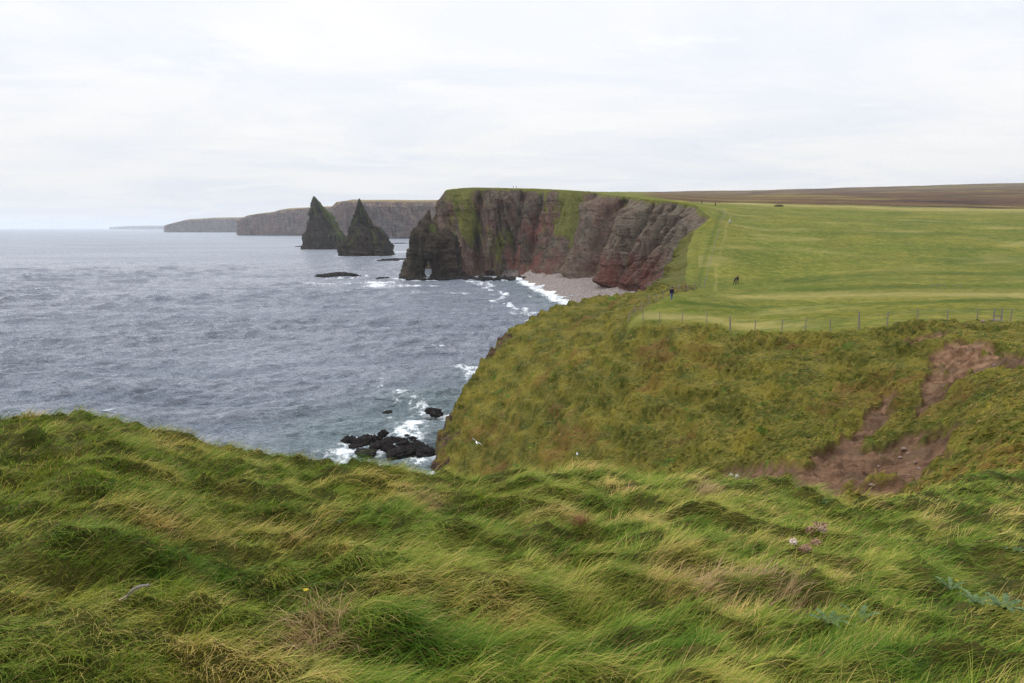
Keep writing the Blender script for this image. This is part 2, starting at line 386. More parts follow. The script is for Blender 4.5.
M_BLADE = mat_blade('grass_blade', GREEN, lin(60, 64, 26, .75))
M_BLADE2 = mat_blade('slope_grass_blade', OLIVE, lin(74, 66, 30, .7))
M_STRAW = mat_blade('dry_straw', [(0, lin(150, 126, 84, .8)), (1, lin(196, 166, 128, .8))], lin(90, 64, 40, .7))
M_WOOD = simple('weathered_wood', S(134, 126, 114), .85, .3, 14)
M_WIRE = simple('fence_wire', S(120, 120, 118), .5, .1, 5)
M_STONE = simple('pale_stone', S(158, 152, 144), .9, .2, 6)
M_EARTHSTONE = simple('earthy_stone', S(128, 108, 98), .9, .3, 6)

# ------------------------------------------------------------------ land meshes
U = np.linspace(-.34, 1.25, 1080)
def land_mesh(name, ys):
    uu, yy = np.meshgrid(U, ys); X = uu * yy
    z, d, idx, sc, rough = land(X, yy)
    V = np.stack([X, yy, z], -1).reshape(-1, 3)
    F = grid_faces(len(ys), len(U))
    F = F[(V[F, 2] > -3.5).any(1)]
    used = np.zeros(len(V), bool); used[F.ravel()] = True; mp = np.cumsum(used) - 1
    low = idx < NL - 1
    rock = np.where(low, ss(.0, .5, d + .2 + 4.4 * fbm(X * .22, yy * .22, 4, 71) + .8 * np.exp(-((yy - 81) / 5) ** 2)), ss(-2, -.5, d))
    k, m = X / yy, 0
    moor = ss(-.03, .03, np.log(yy / np.interp(X / yy, [.2, .28, .5, .76, 1.2], [425, 415, 405, 402, 400])) + .05 * fbm(X * .02, yy * .01, 3, 77)) * ss(.17, .21, X / yy + .01 * fbm(X * .02, yy * .02, 3, 5))
    edge = np.exp(-((np.log(yy / np.interp(X / yy, [.2, .28, .5, .76, 1.2], [395, 385, 375, 370, 368])) / .07) ** 2))
    path = .8 * edge * ss(.2, .3, X / yy)
    bf = beyond_fence(X, yy)
    wv = 6 * fbm(X * .02, yy * .02, 2, 78)
    path = np.maximum(path, np.exp(-((yy - np.interp(X / yy, [.2, .3, .5, .8], [92, 104, 103, 92]) - .4 * wv) / 7) ** 2) * ss(.27, .36, X / yy) * .7)
    path = np.maximum(path, np.exp(-((bf - 4 + .3 * wv) / 2.5) ** 2) * .6 * ss(.17, .2, X / yy) * (1 - ss(.38, .5, X / yy)))
    path = np.maximum(path, (1 - rough) * ss(.1, .5, fbm(X * .03, yy * .07, 4, 79)) * .45)
    fc = np.interp(yy, [128, 150, 170, 200, 240, 262, 300], [(p_ - 512) / FP for p_ in (703.5, 706, 709, 713.5, 719, 721.5, 716)])
    off = (X / yy - fc) * yy
    path = np.maximum(path, np.exp(-((off - 2.2 + .8 * fbm(yy * .06, X * 0, 2, 75)) / .35) ** 2) * ss(118, 130, yy) * (1 - ss(305, 330, yy)) * .36)
    dark_green = np.exp(-((yy - 119 - .8 * wv) / 6) ** 2) * ss(.3, .4, X / yy) + .8 * np.exp(-((yy - 150 - 1.5 * wv) / 5) ** 2) * ss(.36, .45, X / yy) + .9 * np.exp(-((yy - 84 - .5 * wv) / 2.2) ** 2) * ss(.2, .26, X / yy) + .8 * np.exp(-((off + 1.4) / .7) ** 2) * ss(126, 134, yy) * (1 - ss(270, 300, yy)) + .6 * ss(.1, .4, fbm(X * .02, yy * .05, 4, 73)) * ss(128, 140, yy)  # mask of darker green: bands across the field, a fence-side strip, noise
    fld = np.clip(1 - rough, 0, 1)
    at_ = dict(scar=sc, rock=rock * (1 - .0 * sc), field=fld, moor=moor, path=path, damp=(yy < 38) * 1.0, dark_green=dark_green)
    return mesh_np(name, V[used], mp[F], M_LAND, attrs={k: v.ravel()[used] for k, v in at_.items()})
tag(land_mesh('headland', np.exp(np.linspace(math.log(10.5), math.log(130), 720))), kind='structure')
tag(land_mesh('hillside', np.exp(np.linspace(math.log(130), math.log(2150), 360))), kind='structure')

# near bank under the camera
bank = [(-400,428,9),(-100,432,9),(0,431,9.2),(40,427,9.4),(90,423,9.6),(150,436,9.6),(220,459,9.5),(290,470,9.3),(350,470,9),(430,480,8.8),(500,486,8.6),(560,481,9),(620,484,9),(700,487,9),(760,496,8.6),(850,513,8.2),(920,506,9.2),(970,487,11),(1024,480,12.5),(1200,474,13.5),(1500,470,14)]
_b = [(lambda p: (math.atan2(p[0], p[1]), math.hypot(p[0], p[1]), p[2] - H))(at(px, py, Yr * 1.0)) for px, py, Yr in bank]
BA, BR, BZ = (np.array(v) for v in zip(*_b))
BASE_A, BASE_R = BA, BR
def bank_z(x, y, fine=True):
    a = np.arctan2(x, y); r = np.hypot(x, y)
    rr = np.interp(a, BASE_A, BASE_R); zr = np.interp(a, BASE_A, BZ)
    t = r / rr
    z = -1.66 + (zr + 1.66) * t
    over = np.maximum(r - rr, 0); right = ss(.42, .62, a)
    z = z - over * (.95 - .60 * right) - (.06 * (1 - right)) * over ** 2
    wx = x + .5 * fbm(x * .5, y * .5, 2, 81)
    env = ss(1.6, 3.2, r)
    hum = .27 * fbm(wx * .70, y * 1.1, 3, 83) + .22 * ridged(wx * 1.0 + 4, y * 1.8, 2, 85) + .06 * fbm(wx * 2.2, y * 3.4, 2, 87)
    z = z + env * hum
    return H + z, hum
ang = np.linspace(R(-80), R(80), 960); rad = np.exp(np.linspace(math.log(.5), math.log(26), 420))
aa, rr_ = np.meshgrid(ang, rad)
bx, by = np.sin(aa) * rr_, np.cos(aa) * rr_
bz, _ = bank_z(bx, by)
bz = np.maximum(bz, -3)
def mat_bank():
    t = NT('thatch'); p = t.pos(); f = t.noise(p, 3, 6, .7); g = t.noise(p, 24, 4, .7)
    c = t.mix(t.ramp(f, .35, .65), lin(52, 58, 22, .75), lin(84, 82, 36, .75)); c = t.mix(t.ramp(g, .5, .75), c, lin(96, 84, 48, .75))
    return t.end(t.bsdf(c, .95, .1, t.bump(g, .8, .05)))
tag(mesh_np('ground', np.stack([bx, by, bz], -1).reshape(-1, 3), grid_faces(len(rad), len(ang)), mat_bank()), kind='structure')

# ------------------------------------------------------------------ grass blades
def blades(name, roots, head, length, th0, th1, width, tone, rnd, mat, seg=4, parent=None):
    """ribbons that bow over: roots (n,3), heading angle, length, start and end angle from upright, width"""
    n = len(roots); p = roots.astype(float).copy(); dh = np.stack([np.cos(head), np.sin(head), 0 * head], -1)
    roll = rng.normal(0, .5, n); side = np.stack([-np.sin(head + roll), np.cos(head + roll), .25 * np.sin(roll)], -1)
    V = np.zeros((n, 2 * seg + 1, 3)); tipa = np.zeros((n, 2 * seg + 1))
    for k in range(seg + 1):
        t = k / seg; w = width * (1 - t ** 1.6) * (.55 + .45 * min(1, t * 4)) * .5
        if k < seg:
            V[:, 2 * k] = p - side * w[:, None]; V[:, 2 * k + 1] = p + side * w[:, None]; tipa[:, 2 * k:2 * k + 2] = t
        else: V[:, 2 * seg] = p; tipa[:, 2 * seg] = 1
        th = th0 + (th1 - th0) * ((k + .5) / seg)
        p = p + (length / seg)[:, None] * (np.sin(th)[:, None] * dh + np.cos(th)[:, None] * np.array([0, 0, 1.]))
    m = 2 * seg + 1; base = (np.arange(n) * m)[:, None]
    q = np.concatenate([base + np.array([[2 * k, 2 * k + 1, 2 * k + 3, 2 * k + 2]]) for k in range(seg - 1)])
    tr = base + np.array([[2 * seg - 2, 2 * seg - 1, 2 * seg]])
    return mesh_np(name, V.reshape(-1, 3), [q, tr], mat, parent, dict(tip=tipa.ravel(), tone=np.repeat(tone, m), rnd=np.repeat(rnd, m)))

def near_grass():
    nc = 20500; per = 30
    a = rng.uniform(R(-64), R(64), nc)
    rmax = np.interp(a, BASE_A, BASE_R) + 1.3 + 3.5 * ss(.42, .62, a)
    rmin = 1.5
    q = rng.uniform(0, 1, nc); e = .62
    r = (rmin ** e + q * (rmax ** e - rmin ** e)) ** (1 / e)
    cxy = np.stack([np.sin(a) * r, np.cos(a) * r], -1)
    N = nc * per
    xy = np.repeat(cxy, per, 0) + rng.normal(0, 1, (N, 2)) * (.035 + .006 * np.repeat(r, per))[:, None]
    z, hum = bank_z(xy[:, 0], xy[:, 1]); rr = np.hypot(xy[:, 0], xy[:, 1])
    cr = lambda v: np.repeat(v, per)
    fl = fbm(cxy[:, 0] * .35, cxy[:, 1] * .5, 3, 91)
    head = cr(fl * 1.2 + rng.normal(.0, .45, nc)) - .25 + rng.normal(0, .34, N)
    chum = bank_z(cxy[:, 0], cxy[:, 1])[1]
    ln = cr((.160 + .08 * fbm(cxy[:, 0] * .8, cxy[:, 1] * .8, 2, 93) + .08 * np.clip(chum, -.2, .4)) * rng.choice([.6, .85, 1.1, 1.7], nc, p=[.25, .35, .3, .1])) * rng.uniform(.55, 1.25, N)
    th0 = R(18) + np.abs(rng.normal(0, R(16), N)) + cr(np.clip(chum, 0, .5)) * R(40); th1 = R(82) + cr(rng.normal(0, R(12), nc)) + rng.normal(0, R(16), N) + cr(np.clip(chum, -.3, .4)) * R(60)
    big = fbm(cxy[:, 0] * .8 + 7, cxy[:, 1] * 1.3, 5, 95, .6)
    straw = ss(.04, .42, fbm(cxy[:, 0] * 1.2 + 2, cxy[:, 1] * 2.0, 3, 97))
    tone = cr(.25 + .62 * big + .50 * np.clip(chum, -.3, .4) + .36 * straw + rng.normal(0, .09, nc)) + rng.normal(0, .10, N)
    dry = rng.uniform(0, 1, N) < .06 + .18 * cr(straw)
    tone = np.clip(np.where(dry, rng.uniform(.62, .95, N), tone), 0.02, .98)
    ln = np.where(dry, ln * 1.12, ln)
    wd = (.0018 + .00055 * rr) * rng.uniform(.7, 1.25, N) * np.where(dry, .7, 1)
    roots = np.stack([xy[:, 0], xy[:, 1], z - .02], -1)
    o = blades('grass', roots, head, ln, th0, th1, wd, tone, np.clip(cr(rng.uniform(0, 1, nc)) * .6 + rng.uniform(0, .4, N), 0, 1), M_BLADE)
    tag(o, kind='stuff')
near_grass()

def slope_grass():
    nc = 42000; per = 5
    a = rng.uniform(-.16, .98, nc); q = rng.uniform(0, 1, nc)
    y = 1 / (1 / 13. + q * (1 / 92. - 1 / 13.)) ** 1.0
    x = a * y
    z, d, idx, sc, rough = land(x, y)
    keep = (d < .5) & (sc < .02) & (rough > .25)
    x, y = x[keep], y[keep]; nc = len(x); N = nc * per
    cr = lambda v: np.repeat(v, per)
    sp = .05 + .0022 * y
    X = cr(x) + rng.normal(0, 1, N) * cr(sp); Y = cr(y) + rng.normal(0, 1, N) * cr(sp)
    zz, dd, _, s2, _ = land(X, Y)
    ok = (s2 < .05) & (dd < .6)
    head = cr(fbm(x * .15, y * .15, 2, 101) * 1.2 + rng.normal(0, .3, nc)) - .5 + rng.normal(0, .4, N)
    ln = cr(rng.uniform(.16, .44, nc)) * rng.uniform(.6, 1.25, N)
    th0 = R(25) + np.abs(rng.normal(0, R(15), N)); th1 = R(95) + rng.normal(0, R(18), N)
    br = fbm(x * .14, y * .14, 4, 103); gr = ss(.2, .5, fbm(x * .3, y * .3, 3, 105))
    tone = np.clip(cr(.34 + .42 * br - .32 * gr + rng.normal(0, .27, nc)) + rng.normal(0, .08, N), .02, .98)
    wd = (.004 + .00135 * Y) * rng.uniform(.6, 1.4, N)
    roots = np.stack([X, Y, zz - .03], -1)
    f = lambda v: v[ok]
    o = blades('slope_grass', f(roots), f(head), f(ln), f(th0), f(th1), f(wd), f(tone), f(np.clip(cr(rng.uniform(-.25, 1, nc)) * .75 + rng.uniform(0, .3, N), 0, 1)), M_BLADE2, 3)
    tag(o, kind='stuff')
slope_grass()

# ------------------------------------------------------------------ cliffs
def resample(Pts, n):
    Pts = np.asarray(Pts, float); s = np.r_[0, np.cumsum(np.linalg.norm(np.diff(Pts[:, :2], axis=0), axis=1))]
    return s
def loft(name, T, B, n, m, mat, grassf=None, redf=None, amp=1.0, inland=((.8, .25), (2.2, .22), (3.2, -.5)), follow=False, macro=None, palef=None, seed=0, strata=1.0, prof=1.0):
    T = np.asarray(T, float); B = np.asarray(B, float)
    s = np.r_[0, np.cumsum(.5 * (np.linalg.norm(np.diff(T[:, :2], axis=0), axis=1) + np.linalg.norm(np.diff(B[:, :2], axis=0), axis=1)))]
    q = np.linspace(0, s[-1], n)
    ip = lambda A: np.stack([np.interp(q, s, A[:, i]) for i in range(3)], -1)
    Tt, Bb = ip(T), ip(B); kidx = np.interp(q, s, np.arange(len(T)))
    tan = np.gradient(.5 * (Tt + Bb), axis=0)[:, :2]
    w = max(3, n // 40); ker = np.ones(w) / w
    tan = np.stack([np.convolve(np.pad(tan[:, i], w, mode='edge'), ker, 'same')[w:-w] for i in range(2)], -1)
    tan /= np.linalg.norm(tan, axis=1)[:, None] + 1e-9
    nrm = np.stack([tan[:, 1], -tan[:, 0]], -1)
    out = (Bb - Tt)[:, :2]; sgn = np.sign((nrm * out).sum(1).mean()) or 1; nrm = nrm * sgn
    t = np.linspace(0, 1, m)[:, None]
    P0 = Bb[None] + (Tt - Bb)[None] * np.stack([t ** prof, t ** prof, t], -1)
    z = P0[..., 2]; qq = np.broadcast_to(q, z.shape)
    fade = np.minimum(1, (1 - t) * 7 + .06) * np.minimum(1, t * 9 + .35)
    lean = qq + .25 * z
    disp = 6.5 * ridged(lean * .022, z * .006 + seed, 3, 200 + seed) + 5.0 * fbm(lean * .07, z * .012, 4, 210 + seed, .6)
    disp = disp + 2.8 * ridged(lean * .16, z * .035, 4, 220 + seed) + strata * .4 * fbm(qq * .03, z * .55, 4, 230 + seed, .65) + .9 * fbm(qq * .55, z * .35, 4, 240 + seed, .65)
    stp = pn2(qq * .05, z * .16, 250 + seed); disp = disp + .7 * (ss(-.08, .08, stp) - .5) + 2.6 * ridged(lean * .30, z * .022, 4, 255 + seed) - 2.6
    if macro: disp = disp + macro(kidx[None] + 0 * z, t + 0 * z)
    disp = disp * amp * fade
    X = P0.copy(); X[..., 0] += nrm[:, 0] * disp; X[..., 1] += nrm[:, 1] * disp
    rows = [X]; g = np.zeros(z.shape)
    gn = fbm(lean * .10, z * .030, 5, 260 + seed, .62)
    g = grassf(kidx[None] + 0 * z, t + 0 * z, gn) if grassf else 0 * z
    dz = np.gradient(disp, axis=0); g = np.clip(g, 0, 1)
    g = np.maximum(g, ss(.955, .99, t + .05 * gn) + 0 * z)
    rd = redf(kidx[None] + 0 * z, t + 0 * z) if redf else .4 + 0 * z
    gr = [g]; rr = [rd]
    for (back, up) in inland:
        Rw = Tt.copy(); Rw[:, :2] -= nrm * back; Rw[:, 2] += up
        if follow: Rw[:, 2] = tps(Rw[:, 0], Rw[:, 1]) + up
        rows.append(Rw[None]); gr.append(np.ones((1, n))); rr.append(np.zeros((1, n)))
    V = np.concatenate(rows).reshape(-1, 3)
    F = grid_faces(m + len(inland), n)
    if sgn > 0: F = F[:, ::-1]
    o = mesh_np(name, V, F, [mat, M_LAND], attrs=dict(grass=np.concatenate(gr).ravel(), red=np.concatenate(rr).ravel(), pale=np.r_[(palef(kidx[None] + 0 * z, t + 0 * z) if palef else 0 * z).ravel(), np.zeros(n * len(inland))], field=np.full(len(V), 1.)))
    if follow:
        mi = np.zeros(len(o.data.polygons), np.int32); mi[(m - 1) * (n - 1):] = 1; o.data.polygons.foreach_set('material_index', mi)
    return o

Tpl = RIM[NL + 0:NL + NC]
Tz = tps(Tpl[:, 0], Tpl[:, 1])
T = np.c_[Tpl, Tz + .15][::-1]        # from the far left point to the right
Bpx = [(449,470,0),(450,398,0),(466,393,0)]
B = np.array([xz(*b) for b in Bpx] + [atz(*b) for b in [(492,276.5,0),(530,275,2.2),(563,276,3.2),(574,279.5,3.2),(604,280.5,3.2),(611,287.5,3.8),(626,289.5,4.2),(642,290.5,4.6),(656,292,5.5)]] + [xz(*b) for b in [(666,216,7),(672,190,8),(676,162,9),(680,141,11),(682,132,12)]])
def gcl(k, t, n):
    bump = lambda c, w: np.exp(-((k - c) / w) ** 2)
    z = .55 * bump(2.2, .45) * ss(.2, .6, t) + .4 * bump(3.0, .3) * ss(.7, .3, t) + .8 * bump(4.6, .42) * ss(.3, .5, t) + .5 * bump(5.5, .25) * ss(.2, .4, t) * ss(.9, .6, t) + .42 * bump(1.5, .7) * ss(.15, .5, t) + .25 * bump(5.6, .3) + .4 * (k > 11.5) * ss(.3, .7, t)
    return .20 + .75 * ss(.28, .78, z + 1.0 * n + .08 * t) + .5 * (k > 11.5) * ss(.35, .75, t)
def mcl(k, t):
    k = k + .05 * np.sin(t * 5) + .06 * t
    gl = lambda c, w, d, a=0., b=.01: -d * np.exp(-np.abs((k - c) / w) ** 1.5) * ss(a, b, t) * ss(1.02, .86, t)
    return (gl(7.05, .22, 15) + gl(2.48, .13, 9) + gl(3.5, .12, 8) + gl(3.95, .08, 6) + gl(4.45, .07, 4) + gl(5.3, .09, 9) + gl(6.35, .06, 4) + gl(8.45, .10, 5) + gl(8.8, .05, 4) + gl(9.2, .09, 6) + gl(9.65, .07, 5) + gl(10.1, .1, 6)
            - gl(2.05, .2, 5) - gl(2.95, .25, 4) - gl(5.75, .2, 6) - gl(8.1, .2, 4))
def rcl(k, t): return np.clip(np.exp(-((k - 3.9) / .7) ** 2) * .8 * ss(.8, .4, t) + (k > 7.0) * .5 * ss(.7, .15, t) + .38, 0, 1)
tag(loft('cliff', T, B, 1150, 230, M_CLIFF, gcl, rcl, 1.0, follow=True, macro=mcl, palef=lambda k, t: np.clip((k > 7.4) * ss(.25, .5, t) * .8 + .5 * np.exp(-((k - 5.8) / .3) ** 2) + .25, 0, 1), seed=1, prof=.8), kind='structure')

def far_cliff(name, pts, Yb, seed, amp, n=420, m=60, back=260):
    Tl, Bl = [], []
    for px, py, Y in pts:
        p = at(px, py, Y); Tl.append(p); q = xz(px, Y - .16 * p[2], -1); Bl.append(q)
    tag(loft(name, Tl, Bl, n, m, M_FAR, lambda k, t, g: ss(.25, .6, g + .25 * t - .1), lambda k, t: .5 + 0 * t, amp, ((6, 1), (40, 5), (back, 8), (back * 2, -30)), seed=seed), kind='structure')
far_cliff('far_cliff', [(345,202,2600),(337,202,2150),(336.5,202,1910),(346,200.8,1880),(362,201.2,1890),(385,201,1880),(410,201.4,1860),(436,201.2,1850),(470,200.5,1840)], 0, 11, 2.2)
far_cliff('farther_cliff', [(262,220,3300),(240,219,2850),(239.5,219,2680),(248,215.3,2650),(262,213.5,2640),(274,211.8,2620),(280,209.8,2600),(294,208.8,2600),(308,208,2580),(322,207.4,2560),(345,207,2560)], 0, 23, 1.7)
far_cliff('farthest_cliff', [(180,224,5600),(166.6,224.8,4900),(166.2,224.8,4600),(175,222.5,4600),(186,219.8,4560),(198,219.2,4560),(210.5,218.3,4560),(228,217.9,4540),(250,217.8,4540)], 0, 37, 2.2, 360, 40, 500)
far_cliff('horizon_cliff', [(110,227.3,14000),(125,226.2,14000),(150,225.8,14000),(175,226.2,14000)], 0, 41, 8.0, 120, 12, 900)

# ------------------------------------------------------------------ sea stacks
def stack(name, L, Rr, Y, label, seed, depth=.85, amp=1.0, green=None, nz=190, na=260, base_py=None):
    zl = np.array([at(px, py, Y)[2] for px, py in L]); xl = np.array([at(px, py, Y)[0] for px, py in L])
    zr = np.array([at(px, py, Y)[2] for px, py in Rr]); xr = np.array([at(px, py, Y)[0] for px, py in Rr])
    top = max(zl.max(), zr.max()); zs = np.linspace(-1.5, top, nz)
    il = np.interp(zs, zl[::-1], xl[::-1]); ir = np.interp(zs, zr[::-1], xr[::-1])
    cxm = (il + ir) / 2; hw = np.maximum((ir - il) / 2, .05)
    th = np.linspace(0, 2 * math.pi, na, endpoint=False)
    c, s = np.cos(th), np.sin(th); e = .75
    sx = np.sign(c) * np.abs(c) ** e; sy = np.sign(s) * np.abs(s) ** e
    hd = (hw * depth + .05 * hw.max())
    x = cxm[:, None] + hw[:, None] * sx; y = Y + hd[:, None] * sy
    per = th[None] * hw.max() ; zz = zs[:, None] + 0 * per
    k = hw.max() / 22.0
    cc, s_ = np.cos(th)[None] * 3.1, np.sin(th)[None] * 3.1
    d = (3.0 * fbm(cc + zz * .02 / k, s_ + zz * .013 / k, 4, seed, .6) + 2.4 * ridged(cc * 2.2, s_ * 2.2 + zz * .03 / k, 4, seed + 3) + 1.2 * fbm(cc * .6 + 5, s_ * .6 + zz * .5 / k, 4, seed + 5, .65) + 1.0 * fbm(cc * 7, s_ * 7 + zz * .25 / k, 3, seed + 7)) * amp * k * 2.1
    d = d - d.mean(0, keepdims=True) - .3 * amp * k + 1.6 * amp * k * (ss(-.05, .05, pn2(cc * .5 + 3, zz * .09 / k, seed + 13)) - .5)
    f = np.minimum(1, hw / (hw.max() * .25))[:, None]
    x = x + c * d * f; y = y + s * d * f
    V = np.stack([x, y, zz + .5 * k * fbm(cc * 4, s_ * 4 + zz * .2, 3, seed + 9)], -1).reshape(-1, 3)
    V = np.r_[V, [[cxm[-1], Y, top + .4]]]
    F = grid_faces(nz, na, 0, True); j = np.arange(na); cap = np.stack([(nz - 1) * na + j, (nz - 1) * na + (j + 1) % na, np.full(na, nz * na)], -1)
    t = (zz - zs[0]) / (top - zs[0])
    g = ss(.28, .6, .9 * fbm(cc * 1.5, s_ * 1.5 + zz * .05 / k, 4, seed + 11) + .25 * t + (green(th[None] + 0 * zz, t) if green else 0)) * ss(.08, .2, t) * .9
    V[:, 2] = V[:, 2]
    o = mesh_np(name, V, [F, cap], M_STACK, attrs=dict(grass=np.r_[g.ravel(), 0], red=np.full(len(V), .5)))
    tag(o, label, 'sea stack', 'pointed sea stacks offshore'); return o
stack('sea_stack', [(313.5,196.4),(312,203),(310.8,212),(310,222),(309.3,231),(304.5,235),(303.6,247.5),(303,250)],
      [(314.4,196.4),(317,200),(319.5,203),(323,207),(328,213),(332,219.5),(337,226.5),(341,231),(344.5,236),(345.2,246),(345.5,250)], 930,
      'sharp sea stack with steep left side and green right flank, farther of the two', 301, .8, .75, lambda th, t: .55 * ss(.2, .9, np.cos(th)) * ss(.1, .3, t))
stack('sea_stack', [(358.8,198.8),(357.8,207),(356,216),(353.5,224),(351,231),(346,240),(341.3,244.5),(340,254),(339.5,259)],
      [(359.6,198.8),(362.5,206),(366.5,215),(368.5,222),(371,226.3),(377.5,227.5),(383,234),(388.5,242.5),(391.5,251),(393,258)], 715,
      'broad-based sea stack with thin spire and stepped right shoulder, nearer of the two', 341, .8, .8, lambda th, t: .12)

# ------------------------------------------------------------------ natural arch: legs joined over a hole, fused by a voxel remesh
def arch():
    bm = bmesh.new()
    def lump(p, r, sc=(1, 1, 1), rot=0):
        bmesh.ops.create_icosphere(bm, subdivisions=3, radius=1, matrix=Matrix.Translation(Vector(p)) @ Matrix.Rotation(rot, 4, 'Y') @ Matrix.Diagonal((r * sc[0], r * sc[1], r * sc[2], 1)))
    def q(px, py): return at(px, py, 386)
    def limb(pts):
        for (a, ra), (b, rb) in zip(pts[:-1], pts[1:]):
            a, b = np.array(a), np.array(b)
            for k in np.linspace(0, 1, 7): lump(a + (b - a) * k, ra + (rb - ra) * k, (1, 1.5, 1.15))
    limb([(q(414,281), 6.5), (q(416,268), 4.8), (q(419.5,252), 5.2), (q(423,236), 4.6), (q(426.5,224), 2.4), (q(428.2,215), .9), (q(428.8,210.5), .45)])
    limb([(q(408,281), 4.0), (q(412,262), 2.5), (q(417,244), 3.0)])
    limb([(q(440,282), 5.2), (q(440,268), 4.6), (q(438,252), 6.0), (q(433,239), 4.6), (q(430,229), 2.4)])
    limb([(q(424,250), 5.5), (q(436,248), 6.0), (q(446,240), 5.0)])
    limb([(q(448,280), 6.0), (q(448,262), 6.5), (q(446,245), 6.5)])
    me = bpy.data.meshes.new('tmp'); bm.to_mesh(me); bm.free()
    o = bpy.data.objects.new('tmp', me); C.objects.link(o)
    md = o.modifiers.new('r', 'REMESH'); md.mode = 'VOXEL'; md.voxel_size = .55
    dg = bpy.context.evaluated_depsgraph_get(); dg.update(); ev = o.evaluated_get(dg).to_mesh()
    n = len(ev.vertices); V = np.zeros(n * 3, np.float32); ev.vertices.foreach_get('co', V); V = V.reshape(-1, 3).astype(float)
    Nn = np.zeros(n * 3, np.float32); ev.vertices.foreach_get('normal', Nn); Nn = Nn.reshape(-1, 3)
    F = np.array([p.vertices[:] for p in ev.polygons])
    bpy.data.objects.remove(o)
    a = V[:, 0] + .6 * V[:, 1]; b = V[:, 2]; c2 = V[:, 0] - V[:, 1]
    d = 2.0 * ridged(a * .16, b * .06, 4, 401) + 1.8 * fbm(c2 * .2, b * .2, 4, 403, .6) + 1.0 * fbm(a * .08, b * .8, 4, 405, .6) + .5 * fbm(c2 * .7, b * .6, 3, 407)
    hole = np.exp(-(((V[:, 0] - q(431.3, 268)[0]) / 3.2) ** 2 + ((V[:, 2] - q(431.3, 268)[2]) / 4.5) ** 2))
    V = V + Nn * (d * (1 - .8 * hole) * (1 - .7 * ss(30, 38, V[:, 2])))[:, None]
    g = ss(.3, .6, .8 * fbm(a * .1, b * .1, 4, 409) + .3 * ss(20, 40, b) + .15 * (Nn[:, 2] > .3)) * .7 * ss(9, 16, b) * ss(37, 32, b)
    o = mesh_np('rock_arch', V, F, M_STACK, attrs=dict(grass=g, red=np.full(n, .5)))
    tag(o, 'dark pointed rock with a small arch hole at the tip of the cliff', 'rock arch')
arch()

# ------------------------------------------------------------------ boulders and rocks
def rock_mesh(name, seed, mat, sub=4, flat=.6, jag=.45):
    bm = bmesh.new(); bmesh.ops.create_icosphere(bm, subdivisions=sub, radius=1)
    V = np.array([v.co[:] for v in bm.verts]); F = np.array([[v.index for v in f.verts] for f in bm.faces]); bm.free()
    d = jag * (fbm(V[:, 0] * 1.1 + V[:, 2], V[:, 1] * 1.1 + seed, 4, seed, .6) * 1.2 + .5 * ridged(V[:, 0] * 1.6 + .4 * V[:, 2], V[:, 1] * 1.6 - V[:, 2], 3, seed + 2))
    V = V * (1 + d)[:, None]; V[:, 2] *= flat
    V[:, 2] += .16 * np.round(fbm(V[:, 0] * 2, V[:, 1] * 2, 2, seed + 4) * 4) / 2
    me = mesh_np(name, V, F, mat, attrs=dict(grass=np.zeros(len(V)), red=np.full(len(V), .3)), smooth=False)
    return me
def place(o, p, sc, rz):
    o.location = p; o.scale = sc if isinstance(sc, tuple) else (sc, sc, sc); o.rotation_euler.z = rz; return o
ROCKS = []      # plan x, y, radius for the foam
def put_rock(proto, used, p, sc, rz, label, group, cat='rock', foam=True):
    o = proto if not used.get(proto.name) else copy_tree(proto)
    used[proto.name] = 1; place(o, p, sc, rz); tag(o, label, cat, group)
    if foam: ROCKS.append((p[0], p[1], max(sc[0], sc[1])))
    return o
used = {}
pr = [rock_mesh('sea_rock', s, M_WETROCK, 5, .5, .5) for s in (11, 23, 37, 49)]
near_rocks = [(349,440,1.7,1.5,1.0),(361,442,2.2,1.8,1.2),(372,440,2.0,1.8,1.4),(383,436,1.5,1.2,1.7),(381,445,2.6,1.8,1.1),(394,441,2.2,1.6,1.1),(403,443,1.8,1.5,.9),(412,440,1.6,1.3,.9),(411,449,2.2,1.6,.9),(421,447,1.9,1.5,1.0),(428,453,2.2,1.8,1.1),(366,452,2.4,1.6,.8),(395,453,2.4,1.6,.8)]
near_rocks = [(px, py, a * .58, b * .58, h * .8) for px, py, a, b, h in near_rocks] + [(356,446,.8,.7,.6),(376,447,1.0,.8,.6),(388,448,.9,.8,.7),(401,449,1.0,.7,.5),(407,437,.7,.6,.5),(416,444,.8,.6,.6),(424,452,1.0,.8,.8),(367,437,.8,.6,.6),(398,434,.6,.5,.4)]
for i, (px, py, a, b, h) in enumerate(near_rocks):
    p = atz(px, py, .1); p[2] = .05
    put_rock(pr[i % 4], used, p, (a, b, h), rng.uniform(0, 6), 'black wet rock in the reef off the near headland, awash in foam', 'black rocks of the reef below the headland')
for i, (px, py, a, b, h) in enumerate([(433,411,1.1,.8,.7),(437,414,.9,.8,.7),(429,423,1.2,.9,.7),(434,427,1.0,.8,.7),(437,431,1.0,.8,.9),(388,412,.8,.5,.3)]):
    p = atz(px, py, .1)
    put_rock(pr[(i + 1) % 4], used, p, (a, b, h), rng.uniform(0, 6), 'small dark rock in white water at the foot of the near headland', 'small rocks at the foot of the headland')
p = atz(339, 276.5, .2); put_rock(pr[1], used, p, (10.5, 4, 3.6), .1, 'long low dark rock alone in the sea before the stacks', None)
for px, py, a, b, h in [(381,279,3.2,2.4,1.8),(386,278.6,2.2,2,1.6)]:
    put_rock(pr[2], used, atz(px, py, .2), (a, b, h), 1., 'small dark rock in the sea just left of the arch', 'small rocks beside the arch')
